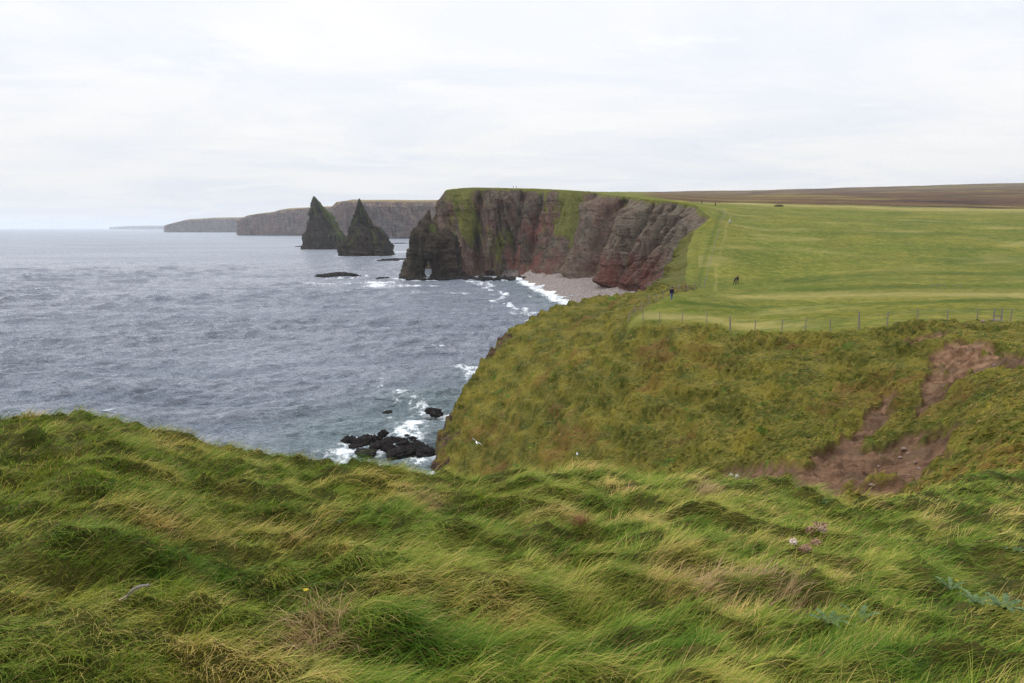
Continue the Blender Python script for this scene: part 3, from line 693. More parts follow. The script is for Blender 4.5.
for px, py, a, b, h in [(300,246.6,6,3,1.6),(397,259.5,12,5,1.8),(388,260.5,8,4,1.5),(398,243.5,16,8,2.2)]:
    put_rock(pr[3], used, atz(px, py, .2), (a, b, h), .3, 'low dark skerry in the sea close to the stacks', 'low skerries around the stacks')
boul = [rock_mesh('boulder', s, M_WETROCK, 3, .75, .5) for s in (61, 73, 87)]
for i in range(64):
    px = 402 + 122 * (i / 63) + rng.normal(0, 2)
    Yb = np.interp(px, [400, 424, 450, 492, 526], [386, 386, 384, 381, 384]) - abs(rng.normal(0, 3.5)) - 6
    s = rng.uniform(.8, 2.3)
    p = xz(px, Yb, .2)
    put_rock(boul[i % 3], used, p, (s * 1.2, s, s * .9), rng.uniform(0, 6), 'dark wet boulder along the foot of the sea cliff beside the arch', 'boulders at the foot of the cliff', 'boulder', i % 4 == 0)

# ------------------------------------------------------------------ beach
Wl = np.array([atz(px, py, -.4)[:2] for px, py in [(500,278.6),(514,279.2),(526,282.5),(537,287.5),(549,294),(563,301),(580,308.5),(600,317),(625,325)]])
Fl = np.array([(lambda q: xz(q[0], q[1], 4)[:2])((px, Y)) for px, Y in [(505, 386)] + [((b[0] / b[1]) * FP * .99 + 512, b[1] + 9) for b in B[4:12]]])
ns, nt = 420, 110
s0 = np.linspace(0, 8, ns); ip = lambda A: np.stack([np.interp(s0, np.arange(9), A[:, i]) for i in range(2)], -1)
Wp, Fp_ = ip(Wl), ip(Fl); tt = np.linspace(0, 1, nt)[:, None]
bxy = Wp[None] + (Fp_ - Wp)[None] * tt[..., None]
bz_ = -.4 + 5.2 * tt ** .8 + .35 * fbm(bxy[..., 0] * .08, bxy[..., 1] * .08, 3, 501) + .22 * fbm(bxy[..., 0] * .7, bxy[..., 1] * .7, 3, 503)
def mat_beach():
    t = NT('shingle'); p = t.pos(); f = t.noise(p, .12, 5, .65); g = t.noise(p, 1.6, 6, .75)
    c = t.mix(t.ramp(f, .35, .65), S(112, 108, 106), S(150, 142, 136)); c = t.mix(t.ramp(g, .35, .7), c, S(178, 166, 158)); c = t.mix(t.ramp(g, .62, .42), c, S(96, 84, 80))
    c = t.mix(t.ramp(t.noise(t.scale(p, (.3, .3, 3)), .3, 5, .7), .58, .7, 0, .7), c, S(110, 96, 90))
    return t.end(t.bsdf(c, .85, .2, t.bump(g, .8, .4)))
tag(mesh_np('beach', np.concatenate([bxy, bz_[..., None]], -1).reshape(-1, 3), grid_faces(nt, ns), mat_beach()), kind='structure')

# ------------------------------------------------------------------ sea
us = np.r_[np.linspace(-1.9, -.86, 60)[:-1], np.linspace(-.86, .26, 1050), np.linspace(.26, .9, 30)[1:]]
inv = np.linspace(1 / 62., 1 / 9000., 760); ys = np.r_[1 / inv, [11000, 14000, 19000, 27000, 40000]]
uu, yy = np.meshgrid(us, ys); X = uu * yy
dY = np.gradient(ys)[:, None] + 0 * X
Z = np.zeros(X.shape)
wr = np.random.default_rng(5)
gustm = .75 + .6 * fbm(X * .01, yy * .02, 3, 601)
for i in range(72):
    lam = math.exp(wr.uniform(math.log(1.3), math.log(22))); th = R(-70) + wr.normal(0, .42)
    kx, ky = math.cos(th) * 2 * math.pi / lam, math.sin(th) * 2 * math.pi / lam
    ampw = .020 * lam ** .80 * wr.uniform(.6, 1.3)
    att = 1 - ss(.22, .5, dY * abs(math.sin(th)) / lam)
    wob = 1.1 * pn2(X / (lam * 5), yy / (lam * 5), 610 + i)
    Z += ampw * att * np.sin(kx * X + ky * yy + wr.uniform(0, 6.28) + 1.6 * wob) * (1 + .7 * wob)
Z *= gustm
crest = Z / (Z[200:500].std() + 1e-6)
# foam: breakers along shores, round rocks, sparse whitecaps
d_r, idx = sdist(X, yy, RIM)
shore = sdist(X, yy, B[:8, :2][:], False)[0]
foam = np.zeros(X.shape)
nz_ = fbm(X * .06, yy * .05, 5, 621, .6); nz2 = fbm(X * .25, yy * .18, 4, 623, .6)
foam = np.maximum(foam, (1 - ss(2, 16, shore)) * (.62 + .8 * nz_))
wl, _ = sdist(X, yy, Wl, False)
foam = np.maximum(foam, (1 - ss(2, 10, wl)) * (.85 + .7 * nz_))
foam = np.maximum(foam, np.exp(-((wl - 24 - 14 * nz_) / 4) ** 2) * (.62 + .6 * nz2))
hd = sdist(X, yy, RIM[3:13], False)[0]
foam = np.maximum(foam, (1 - ss(6.5, 17, hd + 5 * nz_)) * (.42 + .85 * nz2 + .5 * nz_))
for cx_, cy_, r_ in [(*at(324, 247, 930)[:2], 27), (*at(366, 256, 715)[:2], 27), (*at(415, 280, 384)[:2], 10)]:
    dd = np.hypot(X - cx_, (yy - cy_) * 1.1) - r_
    foam = np.maximum(foam, (1 - ss(2, 26, dd)) * (.60 + .8 * nz_))
for x_, y_, r_ in ROCKS:
    m = (np.abs(X - x_) < 6 * r_ + 8) & (np.abs(yy - y_) < 6 * r_ + 8)
    dd = np.hypot(X[m] - x_, yy[m] - y_) - r_
    foam[m] = np.maximum(foam[m], (1 - ss(0, 1.8 * r_ + 1.2, dd)) * (.50 + .8 * nz2[m]))
for px, py, sx, sy, g in [(400,252,30,24,.75),(372,283,26,10,.62),(330,284,22,6,.55),(400,286,30,9,.66),(300,283,14,4,.5),(440,293,24,6,.55),(380,268,30,10,.55),(432,267,9,30,1.0)]:
    c = atz(px, py, 0); foam = np.maximum(foam, np.exp(-((X - c[0]) / sx) ** 2 - ((yy - c[1]) / sy) ** 2) * (g + .75 * nz_ + .4 * nz2))
for px, py, sx, sy, g in [(415,425,5,9,.62),(395,400,3,9,.52),(385,380,2,7,.5),(420,405,4,8,.5),(350,452,6,4,.6),(470,372,4,8,.55)]:
    c = atz(px, py, 0); foam = np.maximum(foam, np.exp(-((X - c[0]) / sx) ** 2 - ((yy - c[1]) / sy) ** 2) * (g + .9 * nz2 + .4 * nz_))
cap = ss(1.7, 2.7, crest + 1.0 * fbm(X * .02, yy * .03, 3, 631)) * ss(.15, .5, fbm(X * .12, yy * .25, 3, 633) + .1)
foam = np.maximum(foam, .75 * cap * (1 - ss(500, 1200, yy)))
shal = np.clip((1 - ss(8, 34, hd)) * .8 + (1 - ss(4, 26, wl)) * .7 + np.exp(-((X + 20) / 16) ** 2 - ((yy - 95) / 18) ** 2) * .6 * (1 + nz_), 0, 1)
tag(mesh_np('sea', np.stack([X, yy, Z], -1).reshape(-1, 3), grid_faces(len(ys), len(us)), M_SEA, attrs=dict(foam=foam, shallow=shal)), kind='structure')

# ------------------------------------------------------------------ fences
def box(bm, c, sx, sy, sz, rot=None):
    m = Matrix.Translation(Vector(c)) @ (rot or Matrix.Identity(4)) @ Matrix.Diagonal((sx, sy, sz, 1))
    bmesh.ops.create_cube(bm, size=1, matrix=m)
def post(name, p, h, w, parent, lean=(0, 0), round_=True):
    bm = bmesh.new(); bmesh.ops.create_cone(bm, cap_ends=True, segments=8, radius1=w, radius2=w * .9, depth=h + .4, matrix=Matrix.Translation((0, 0, h / 2 - .2)))
    bmesh.ops.bevel(bm, geom=[e for e in bm.edges if abs(e.verts[0].co.z - e.verts[1].co.z) < .01], offset=w * .2, segments=1)
    o = from_bm(name, bm, M_WOOD, parent); o.location = p; o.rotation_euler = (lean[0], lean[1], rng.uniform(0, 3)); return o
def wire(pts, r, parent):
    bm = bmesh.new()
    for a, b in zip(pts[:-1], pts[1:]):
        a, b = Vector(a), Vector(b); d = b - a
        bmesh.ops.create_cone(bm, cap_ends=False, segments=4, radius1=r, radius2=r, depth=d.length, matrix=Matrix.Translation((a + b) / 2) @ d.to_track_quat('Z', 'Y').to_matrix().to_4x4())
    return from_bm('wire', bm, M_WIRE, parent)
def fence(label, spots, hts, w, wires=(.35, .7, 1.05), r=.007):
    root = empty('fence', (float(spots[0][0]), float(spots[0][1]), float(spots[0][2]))); tag(root, label, 'fence')
    o0 = np.array(spots[0])
    for s, h in zip(spots, hts):
        post('post', tuple(np.array(s) - o0), h if h < 2 else h - 2, w * (1.6 if h > 2 else 1), root, (rng.normal(0, .03), rng.normal(0, .04)))
    for hh in wires: wire([tuple(np.array(s) - o0 + np.array([0, 0, hh])) for s in spots], r, root)
    return root
sp = []
for px, py, Y in FENCE_PX:
    x, y = at(px, py, Y)[:2]; sp.append((x, y, gz(x, y)))
fence('long wire fence of grey posts along the top of the rough green slope', sp, [1.2, 1.2, 1.2, 1.2, 3.45, 1.25, 1.2, 1.25, 1.2, 3.5, 1.3, 1.2, 1.2, 1.2, 1.2, 1.2, 1.2], .05)
sp = []
for px, Y in [(629,77),(635,80),(642,83.5),(649,87),(656,91),(663,95),(670,99),(678,103),(687,108),(694,114),(700,122)]:
    x, y = rp((px, Y)); sp.append((x, y, gz(x, y)))
fence('pale post and wire fence along the grassy crest beside the walker in blue trousers', sp, [1.2, 1.2, 1.2, 1.25, 1.25, 1.2, 1.2, 1.2, 1.2, 1.2, 1.2], .055)
sp = []
for i in range(24):
    Y = 128 * (300 / 128) ** (i / 23); px = np.interp(Y, [128, 150, 170, 200, 240, 262, 300], [703.5, 706, 709, 713.5, 719, 721.5, 716])
    x, y = rp((px, Y)); sp.append((x, y, gz(x, y)))
fence('thin wire fence climbing the green hillside beside the cliff edge', sp, [1.15] * 24, .05)

def stile():
    p = at(997, 324.5, 57.5); z = gz(p[0], p[1]); root = empty('stile', (p[0], p[1], z)); tag(root, 'wooden step stile between two tall posts at right end of the fence', 'stile')
    for s in (-1, 1): post('post', (s * .33, 0, 0), 1.3, .07, root, (0, .02 * s))
    for (yy_, zz_, nm) in ((-.25, .28, 'step'), (.25, .28, 'step')):
        bm = bmesh.new(); box(bm, (0, yy_, zz_), .9, .22, .06); bmesh.ops.bevel(bm, geom=bm.edges[:], offset=.01, segments=1); from_bm(nm, bm, M_WOOD, root)
    for zz_ in (.62,):
        bm = bmesh.new(); box(bm, (0, .085, zz_), .6, .04, .10); from_bm('rail', bm, M_WOOD, root)
    for s in (-1, 1):
        bm = bmesh.new(); box(bm, (s * .24, 0, .10), .09, .72, .3); from_bm('step_support', bm, M_WOOD, root)
stile()
def low_rail(px0, px1, Y, label):
    a, b = rp((px0, Y)), rp((px1, Y)); za, zb = gz(*a), gz(*b)
    root = empty('handrail', (a[0], a[1], za)); tag(root, label, 'handrail')
    L = b[0] - a[0]; n = max(2, int(abs(L) / .9) + 1)
    for k in np.linspace(0, 1, n): post('post', (L * k, 0, (zb - za) * k), .75, .045, root)
    bm = bmesh.new(); box(bm, (L / 2, -.06, .68 + (zb - za) / 2), abs(L) + .1, .035, .09); from_bm('rail', bm, M_WOOD, root)
low_rail(929, 943.5, 113, 'longer of two low pale wooden rails in the dip behind the fence')
low_rail(952, 959, 113, 'shorter of two low pale wooden rails in the dip behind the fence')

# ------------------------------------------------------------------ people
def mat_cloth(name, col): return simple(name, col, .9, .2, 20, .1)
SKIN = simple('skin', lin(206, 158, 132), .6, .05, 5)
HAIRB = simple('brown_hair', lin(58, 44, 34), .7, .2, 30)
BLACK = mat_cloth('black_cloth', lin(26, 27, 32)); NAVY = mat_cloth('navy_cloth', lin(34, 38, 56)); BLUE = mat_cloth('blue_denim', lin(66, 84, 120)); WHITE = mat_cloth('pale_cloth', lin(214, 222, 220)); TEAL = mat_cloth('teal_cloth', lin(88, 130, 128)); DGREY = mat_cloth('dark_grey_cloth', lin(44, 46, 50)); REDC = mat_cloth('maroon_cloth', lin(84, 40, 44))
def person(loc, facing, label, jacket, trousers, group=None, stride=.22, lean=0.0, pack=None, hood=None, h=1.74):
    k = h / 1.74
    J = dict(pelvis=(0, 0, .93), waist=(0, lean * .3, 1.08), chest=(0, lean * .75, 1.30), neck=(0, lean * 1.05, 1.47), head=(0, lean * 1.2 + .03, 1.60), crown=(0, lean * 1.3 + .02, 1.70))
    for s, n in ((-1, 'l'), (1, 'r')):
        f = s * stride
        J.update({'hip' + n: (s * .10, 0, .88), 'knee' + n: (s * .11, f * .55 + .03, .48), 'ank' + n: (s * .11, f, .09), 'toe' + n: (s * .12, f + .17, .04),
                  'sh' + n: (s * .19, lean * .95, 1.40), 'elb' + n: (s * .25, lean * .7 - f * .35 - .03, 1.13), 'wri' + n: (s * .24, lean * .8 - f * .6 + .09, .91), 'hand' + n: (s * .235, lean * .8 - f * .65 + .13, .83)})
    rad = dict(pelvis=.145, waist=.135, chest=.155, neck=.06, head=.098, crown=.075)
    for n in 'lr': rad.update({'hip' + n: .10, 'knee' + n: .068, 'ank' + n: .052, 'toe' + n: .045, 'sh' + n: .08, 'elb' + n: .058, 'wri' + n: .042, 'hand' + n: .038})
    E = [('pelvis', 'waist'), ('waist', 'chest'), ('chest', 'neck'), ('neck', 'head'), ('head', 'crown')]
    for n in 'lr': E += [('pelvis', 'hip' + n), ('hip' + n, 'knee' + n), ('knee' + n, 'ank' + n), ('ank' + n, 'toe' + n), ('chest', 'sh' + n), ('sh' + n, 'elb' + n), ('elb' + n, 'wri' + n), ('wri' + n, 'hand' + n)]
    names = list(J); me = bpy.data.meshes.new('person'); me.from_pydata([tuple(c * k for c in J[n]) for n in names], [(names.index(a), names.index(b)) for a, b in E], [])
    o = bpy.data.objects.new('tmp', me); C.objects.link(o)
    o.modifiers.new('s', 'SKIN'); sv = me.skin_vertices[0].data
    for i, n in enumerate(names): r = rad[n] * k; sv[i].radius = (r * (1.25 if n in ('pelvis', 'chest', 'waist') else 1), r * (.85 if n in ('pelvis', 'chest', 'waist') else 1)); sv[i].use_root = n == 'pelvis'
    ms = o.modifiers.new('b', 'SUBSURF'); ms.levels = 2
    dg = bpy.context.evaluated_depsgraph_get(); dg.update(); nm = bpy.data.meshes.new_from_object(o.evaluated_get(dg)); bpy.data.objects.remove(o)
    nm.materials.clear()
    for m in (jacket, trousers, SKIN, HAIRB, DGREY): nm.materials.append(m)
    for p in nm.polygons:
        c = p.center / k
        if c.z > 1.475: p.material_index = 2
        elif c.z < .10: p.material_index = 4
        elif c.z < .87 and abs(c.x) < .19: p.material_index = 1
        elif c.z < .89 and abs(c.x) >= .19: p.material_index = 2
        else: p.material_index = 0
        p.use_smooth = True
    root = empty('person', loc, facing); tag(root, label, 'person', group)
    body = bpy.data.objects.new('body', nm); C.objects.link(body); body.parent = root
    bm = bmesh.new(); bmesh.ops.create_uvsphere(bm, u_segments=14, v_segments=10, radius=.115 * k, matrix=Matrix.Translation((0, (lean * 1.25 - .005) * k, 1.645 * k)) @ Matrix.Diagonal((1, 1.12, 1, 1)))
    bmesh.ops.delete(bm, geom=[v for v in bm.verts if v.co.z < 1.60 * k and v.co.y > (lean * 1.25 - .03) * k], context='VERTS')
    from_bm('hat' if hood else 'hair', bm, hood or HAIRB, root, True)
    if pack:
        bm = bmesh.new(); box(bm, (0, (lean * .55 - .23) * k, 1.20 * k), .30 * k, .18 * k, .46 * k); bmesh.ops.bevel(bm, geom=bm.edges[:], offset=.05 * k, segments=2); from_bm('backpack', bm, pack, root, True)
    return root
def stand(px, Y):
    x, y = rp((px, Y)); return (x, y, gz(x, y))
person(stand(671.5, 88), R(200), 'walker in dark navy jacket and blue trousers on the crest beside the fence', NAVY, BLUE, None, .16, .05, BLACK, BLACK)
person(stand(733.6, 141), R(-70), 'left walker of a dark-clothed pair in the green dip, bending forward', BLACK, DGREY, None, .22, .22, None, BLACK, 1.62)
person(stand(736.4, 142.5), R(-60), 'right walker of a dark-clothed pair in the green dip, standing upright', BLACK, BLACK, None, .2, .06, DGREY, BLACK, 1.78)
person(stand(726, 232), R(10), 'walker in pale jacket and dark trousers climbing the green hillside', WHITE, DGREY, None, .22, .08, TEAL, WHITE)
person(stand(697.6, 330), R(0), 'dark walker nearer the cliff edge at the top of the field', BLACK, DGREY, None, .2, .05, None, BLACK)
person(stand(710.8, 318), R(20), 'dark walker with maroon pack where the fence tops the field', BLACK, BLACK, None, .2, .06, REDC, BLACK, 1.8)
person(stand(513.4, 431), R(60), 'tiny figure on the left of two people on top of the sea cliff', DGREY, BLACK, None, .1, .02)
person(stand(516.2, 431.5), R(120), 'tiny figure on the right of two people on top of the sea cliff', NAVY, BLACK, None, .1, .02)

# ------------------------------------------------------------------ gulls
M_GULL = simple('white_plumage', lin(236, 236, 234), .8, .05, 10); M_GREYW = simple('grey_plumage', lin(176, 180, 186), .8, .1, 10); M_BILL = simple('yellow_bill', lin(208, 170, 60), .5, .1, 10)
def gull(p, heading, roll, pitch, label, sc=1.0, dihedral=.25):
    root = empty('gull', p, heading); root.rotation_mode = 'XYZ'; root.rotation_euler = (roll, pitch, heading); root.scale = (sc,) * 3; tag(root, label, 'gull', None)
    prof = [(-.26, .015, .0), (-.20, .045, 0), (-.10, .075, 0), (.02, .088, 0), (.12, .07, .01), (.17, .048, .025), (.205, .05, .035), (.24, .042, .035), (.265, .012, .03)]
    V = []; na = 12
    for x, r, z in prof:
        for a in np.linspace(0, 2 * math.pi, na, endpoint=False): V.append((x, math.cos(a) * r, math.sin(a) * r * .9 + z))
    F = grid_faces(len(prof), na, 0, True)
    V += [(-.27, 0, 0), (.268, 0, .03)]; j = np.arange(na)
    caps = np.r_[np.stack([np.full(na, len(V) - 2), (j + 1) % na, j], -1), np.stack([np.full(na, len(V) - 1), (len(prof) - 1) * na + j, (len(prof) - 1) * na + (j + 1) % na], -1)]
    mesh_np('body', V, [F, caps], M_GULL, root)
    bm = bmesh.new(); bmesh.ops.create_cone(bm, cap_ends=True, segments=6, radius1=.014, radius2=.003, depth=.06, matrix=Matrix.Translation((.29, 0, .028)) @ Matrix.Rotation(R(90), 4, 'Y')); from_bm('bill', bm, M_BILL, root)
    bm = bmesh.new()
    vs = [bm.verts.new(v) for v in [(-.22, -.035, 0), (-.22, .035, 0), (-.38, .085, 0), (-.40, 0, 0), (-.38, -.085, 0)]]; f = bm.faces.new(vs)
    r_ = bmesh.ops.extrude_face_region(bm, geom=[f]); bmesh.ops.translate(bm, verts=[v for v in r_['geom'] if isinstance(v, bmesh.types.BMVert)], vec=(0, 0, .012)); from_bm('tail', bm, M_GULL, root)
    for s in (-1, 1):
        bm = bmesh.new(); L = []
        for yv, x0, x1, zz in [(.05, .11, -.09, .03), (.22, .17, -.06, .03 + .22 * dihedral), (.40, .15, -.03, .03 + .34 * dihedral), (.55, .07, -.06, .03 + .36 * dihedral), (.68, -.05, -.10, .03 + .33 * dihedral)]:
            L.append([bm.verts.new((x0, s * yv, zz)), bm.verts.new(((x0 + x1) / 2, s * yv, zz + .014)), bm.verts.new((x1, s * yv, zz - .003)), bm.verts.new(((x0 + x1) / 2, s * yv, zz - .012))])
        for A_, B_ in zip(L[:-1], L[1:]):
            for k in range(4): bm.faces.new((A_[k], A_[(k + 1) % 4], B_[(k + 1) % 4], B_[k]))
        bm.faces.new(L[0]); bm.faces.new(L[-1]); bmesh.ops.recalc_face_normals(bm, faces=bm.faces[:])
        from_bm('wing', bm, M_GREYW, root, True)
gull(at(476.5, 442.5, 68), R(100), R(38), R(-8), 'white gull flying low against the dark seaward corner of the slope', 1.0)
gull(at(488, 424, 79), R(60), R(-25), 0, 'faint gull over the brown slope, higher of the two at its seaward corner', .85)
gull(at(580.5, 458, 50), R(205), R(-20), R(14), 'pale gull gliding above the middle of the grass edge', .9)

# ------------------------------------------------------------------ stones, bush
st = [rock_mesh('stone', s, M_STONE, 2, .7, .8) for s in (101, 113)]
est = [rock_mesh('stone', s, M_EARTHSTONE, 3, .7, .4) for s in (127, 139)]
def on_land(px, py): p = hit(px, py); return np.array([p[0], p[1], gz(p[0], p[1])])
for px, py, s, lab in [(731.5, 467.8, .10, 'left one of two white stones at the mouth of the muddy hollow'), (737.5, 469.8, .11, 'right one of two white stones at the mouth of the muddy hollow')]:
    p = on_land(px, py); p[2] += .04; put_rock(st[0 if px < 735 else 1], used, p, (s, s, s * 1.2), 1., lab, 'white stones by the hollow', 'stone', False)
for i in range(34):
    pol = SCARS[0] if i < 14 else SCARS[1]
    for _ in range(200):
        lo, hi = pol.min(0), pol.max(0); x, y = rng.uniform(lo[0], hi[0]), rng.uniform(lo[1], hi[1])
        dd = sdist(np.array([x]), np.array([y]), pol)[0][0]
        if dd > .4: break
    s = rng.choice([.04, .055, .07, .10], p=[.3, .35, .25, .1])
    p = (x, y, gz(x, y) + s * .3)
    put_rock(est[i % 2], used, p, (s * 1.2, s, s), rng.uniform(0, 6), 'earthy stone on the upper strip of bare reddish soil' if i < 14 else 'earthy stone on the lower hollow of bare muddy soil', 'stones on the upper bare soil' if i < 14 else 'stones in the lower muddy hollow', 'stone', False)
p = on_land(982.6, 323); p[2] += .1; put_rock(est[0], used, p, (.16, .13, .2), .4, 'grey stone at the fence foot just left of the stile', None, 'stone', False)

def bush(px, Y, label):
    x, y = rp((px, Y)); z = gz(x, y); n = 900
    root = empty('bush', (x, y, z)); tag(root, label, 'bush')
    th = rng.uniform(0, 6.28, n); q = rng.uniform(0, 1, n) ** .5
    pts = np.stack([np.cos(th) * q * 2.4, np.sin(th) * q * 1.4, rng.uniform(0, 1, n) * 1.1 * (1 - q * .6)], -1)
    blades('foliage', pts, rng.uniform(0, 6.28, n), rng.uniform(.25, .5, n), rng.uniform(.2, 1.2, n), rng.uniform(.6, 1.8, n), np.full(n, .12), rng.uniform(.7, .95, n), rng.uniform(0, .3, n), mat_blade('bush_leaf', [(0, S(60, 50, 26)), (1, S(80, 58, 36))], S(40, 34, 24)), 2, root)
    bm = bmesh.new(); 
    for k in range(5): bmesh.ops.create_cone(bm, cap_ends=True, segments=5, radius1=.05, radius2=.02, depth=.9, matrix=Matrix.Translation((k * .5 - 1, .1 * (k % 2), .4)) @ Matrix.Rotation(.2 * (k - 2), 4, 'Y'))
    from_bm('stem', bm, M_WOOD, root)
bush(773, 352, 'low dark brown bush alone on the far edge of the green field')

# ------------------------------------------------------------------ foreground plants
def bank_hit(px, py):
    k, m = ray(px, py); Yb = np.linspace(1.2, 13, 1500); zb = bank_z(k * Yb, Yb)[0]; zr = H + m * Yb
    j = np.nonzero(zr <= zb + .02)[0]; Y = Yb[j[0]] if len(j) else 6
    x = k * Y; return np.array([x, Y, float(bank_z(np.array([x]), np.array([Y]))[0][0])])
def tussock(px, py, label, n, ln, spread, tone, mat=M_STRAW, th=(R(10), R(95)), head=None, wid=.004):
    p = bank_hit(px, py); root = empty('grass_tussock', p); tag(root, label, 'grass tussock')
    r0 = rng.normal(0, spread, (n, 2)); hd = (rng.uniform(-math.pi, math.pi, n) if head is None else rng.normal(head, .5, n))
    r3 = np.c_[r0, np.zeros(n)]
    for i in range(n): pass
    r3[:, 2] = bank_z(p[0] + r0[:, 0], p[1] + r0[:, 1])[0] - p[2] - .01
    blades('leaf_blades', r3, hd, rng.uniform(.6, 1.2, n) * ln, th[0] + rng.uniform(0, .5, n), th[1] + rng.normal(0, .25, n), np.full(n, wid) * rng.uniform(.7, 1.3, n), np.clip(rng.normal(tone, .25, n), 0, 1), rng.uniform(0, 1, n), mat, 5, root)
tussock(318, 648, 'dry straw tussock splayed out at the bottom edge left of centre', 420, .27, .06, .5, head=None, wid=.0042)
tussock(705, 600, 'pale dry straw patch swept flat by the wind, right of centre', 420, .22, .11, .7, head=.3)
tussock(760, 592, 'smaller tan straw patch just right of the large swept one', 300, .20, .09, .6, head=.2)
tussock(790, 618, 'upright tan straw clump beside the blue-green thistle', 160, .24, .05, .6, (M_STRAW), (R(5), R(60)), .5)
tussock(580, 522, 'small rusty brown withered clump in the middle of the green grass', 160, .16, .03, .1, mat_blade('rusty_leaf', [(0, lin(132, 92, 66, .8)), (1, lin(166, 122, 92, .8))], lin(84, 50, 38, .8)), (R(5), R(80)), None, .006)
tussock(700, 492, 'tan windswept straw patch high on the grass edge', 300, .22, .10, .75, head=.2, wid=.005)
tussock(420, 505, 'rounded brown-topped tussock below the reef', 240, .24, .09, .25, head=-.3, wid=.006)

M_SEED = simple('withered_flower', lin(172, 140, 118, .8), .95, .3, 30, .1); M_SEEDW = simple('seed_fluff', lin(224, 206, 192, .85), .95, .15, 30, .1); M_STALK = simple('dry_stalk', lin(128, 98, 66, .8), .9, .2, 30)
def flower_head(px, py, label, heads, height):
    p = bank_hit(px, py); root = empty('withered_flower', p); tag(root, label, 'withered flower')
    for i, (dx, dz, rr, pale) in enumerate(heads):
        a, b = Vector((0, 0, -.02)), Vector((dx, rng.normal(0, .03), height + dz)); mid_ = (a + b) / 2 + Vector((-.04, 0, .05))
        bm = bmesh.new()
        for q0, q1 in ((a, mid_), (mid_, b)):
            d = q1 - q0; bmesh.ops.create_cone(bm, cap_ends=True, segments=6, radius1=.006, radius2=.005, depth=d.length, matrix=Matrix.Translation((q0 + q1) / 2) @ d.to_track_quat('Z', 'Y').to_matrix().to_4x4())
        from_bm('stalk', bm, M_STALK, root)
        n = 150; v = rng.normal(0, 1, (n, 3)); v /= np.linalg.norm(v, axis=1)[:, None]; v *= (rng.uniform(.3, 1, n) ** .5)[:, None] * rr * np.array([1.25, 1, .7]); 
        V = []; F = []
        for k in range(n):
            c = np.array(b) + v[k]; e1 = rng.normal(0, 1, 3); e1 /= np.linalg.norm(e1); e2 = np.cross(e1, rng.normal(0, 1, 3)); e2 /= np.linalg.norm(e2); sc = rng.uniform(.004, .012)
            V += [c - e1 * sc * 1.6, c + e2 * sc * .6, c + e1 * sc * 1.6, c - e2 * sc * .6]; F.append([4 * k, 4 * k + 1, 4 * k + 2, 4 * k + 3])
        mesh_np('flower_cluster', V, np.array(F), M_SEEDW if pale else M_SEED, root, smooth=False)
flower_head(812, 545, 'tall withered pinkish flower with drooping pale heads in the right grass', [(.04, .12, .055, 0), (.08, .07, .035, 1), (-.01, .05, .035, 0)], .10)
flower_head(806, 556, 'shorter withered flower at the foot of the tall pinkish one', [(-.03, .05, .04, 0), (-.09, .07, .022, 1), (.09, .06, .028, 0)], .05)

def mat_leaf():
    t = NT('thistle_leaf'); p = t.n('TexCoord', out='Object'); f = t.noise(p, 18, 5, .7)
    c = t.mix(t.ramp(f, .3, .7), lin(46, 72, 30, .75), lin(98, 118, 72, .75)); return t.end(t.bsdf(c, .7, .3, t.bump(f, .5, .01)))
M_LEAF = mat_leaf()
def rosette(px, py, label, n, ln, rise, name='thistle', cat='thistle', up=.035):
    p = bank_hit(px, py); p[2] += up; root = empty(name, p); tag(root, label, cat)
    for i in range(n):
        a = i * 2.4 + rng.normal(0, .2); L = ln * rng.uniform(.7, 1.15); V = []; m = 15
        for k in range(m):
            t = k / (m - 1); w = ln * .20 * math.sin(math.pi * min(1, t * .92 + .08)) ** .8 * (1.0 if k % 2 else .5) * (1 if t < .98 else .1)
            r_ = t * L; z = rise * math.sin(t * 1.9) * L
            for s in (-1, 0, 1):
                V.append((math.cos(a) * r_ - math.sin(a) * s * w, math.sin(a) * r_ + math.cos(a) * s * w, z + (abs(s) * w * .35) + (.02 * rng.normal() * L)))
        mesh_np('leaf', np.array(V), grid_faces(m, 3), M_LEAF, root)
rosette(858, 628, 'blue-green thistle with one broad toothed leaf beside tan straw', 5, .12, .8)
rosette(828, 629, 'small ragged thistle just left of the broad-leaved one', 6, .12, .5)
rosette(975, 606, 'grey-green thistle in the left part of the low leafy patch at right', 7, .10, .4)
rosette(1004, 612, 'larger grey-green thistle at the right end of the low leafy patch', 8, .12, .4)
rosette(950, 594, 'small dark thistle below the yellow flower', 6, .10, .6)
rosette(822, 508, 'dark thistle in the right grass behind the withered flower', 5, .10, .8)
rosette(334, 527, 'dark green dock leaves in the hollow left of the brown-topped tussock', 6, .12, .5, 'dock_plant', 'dock', .03)
rosette(1014, 556, 'blue-green thistle at the right edge among dark grass', 6, .10, .6)
M_YEL = simple('yellow_petal', lin(196, 172, 30, .8), .6, .1, 20)
def yellow(px, py, label):
    p = bank_hit(px, py); root = empty('yellow_flower', p); tag(root, label, 'flower')
    bm = bmesh.new(); bmesh.ops.create_cone(bm, cap_ends=True, segments=5, radius1=.003, radius2=.002, depth=.16, matrix=Matrix.Translation((0, 0, .06))); from_bm('stalk', bm, M_STALK, root)
    for i in range(7):
        a = i * 2 * math.pi / 7; V = [(0, 0, .14), (.010 * math.cos(a - .35), .010 * math.sin(a - .35), .146), (.017 * math.cos(a), .017 * math.sin(a), .145), (.010 * math.cos(a + .35), .010 * math.sin(a + .35), .146)]
        mesh_np('petal', np.array(V), np.array([[0, 1, 2, 3]]), M_YEL, root)
yellow(955, 596, 'yellow flower head above the thistles on the right'); yellow(307, 612, 'small yellow flower in the grass left of centre')
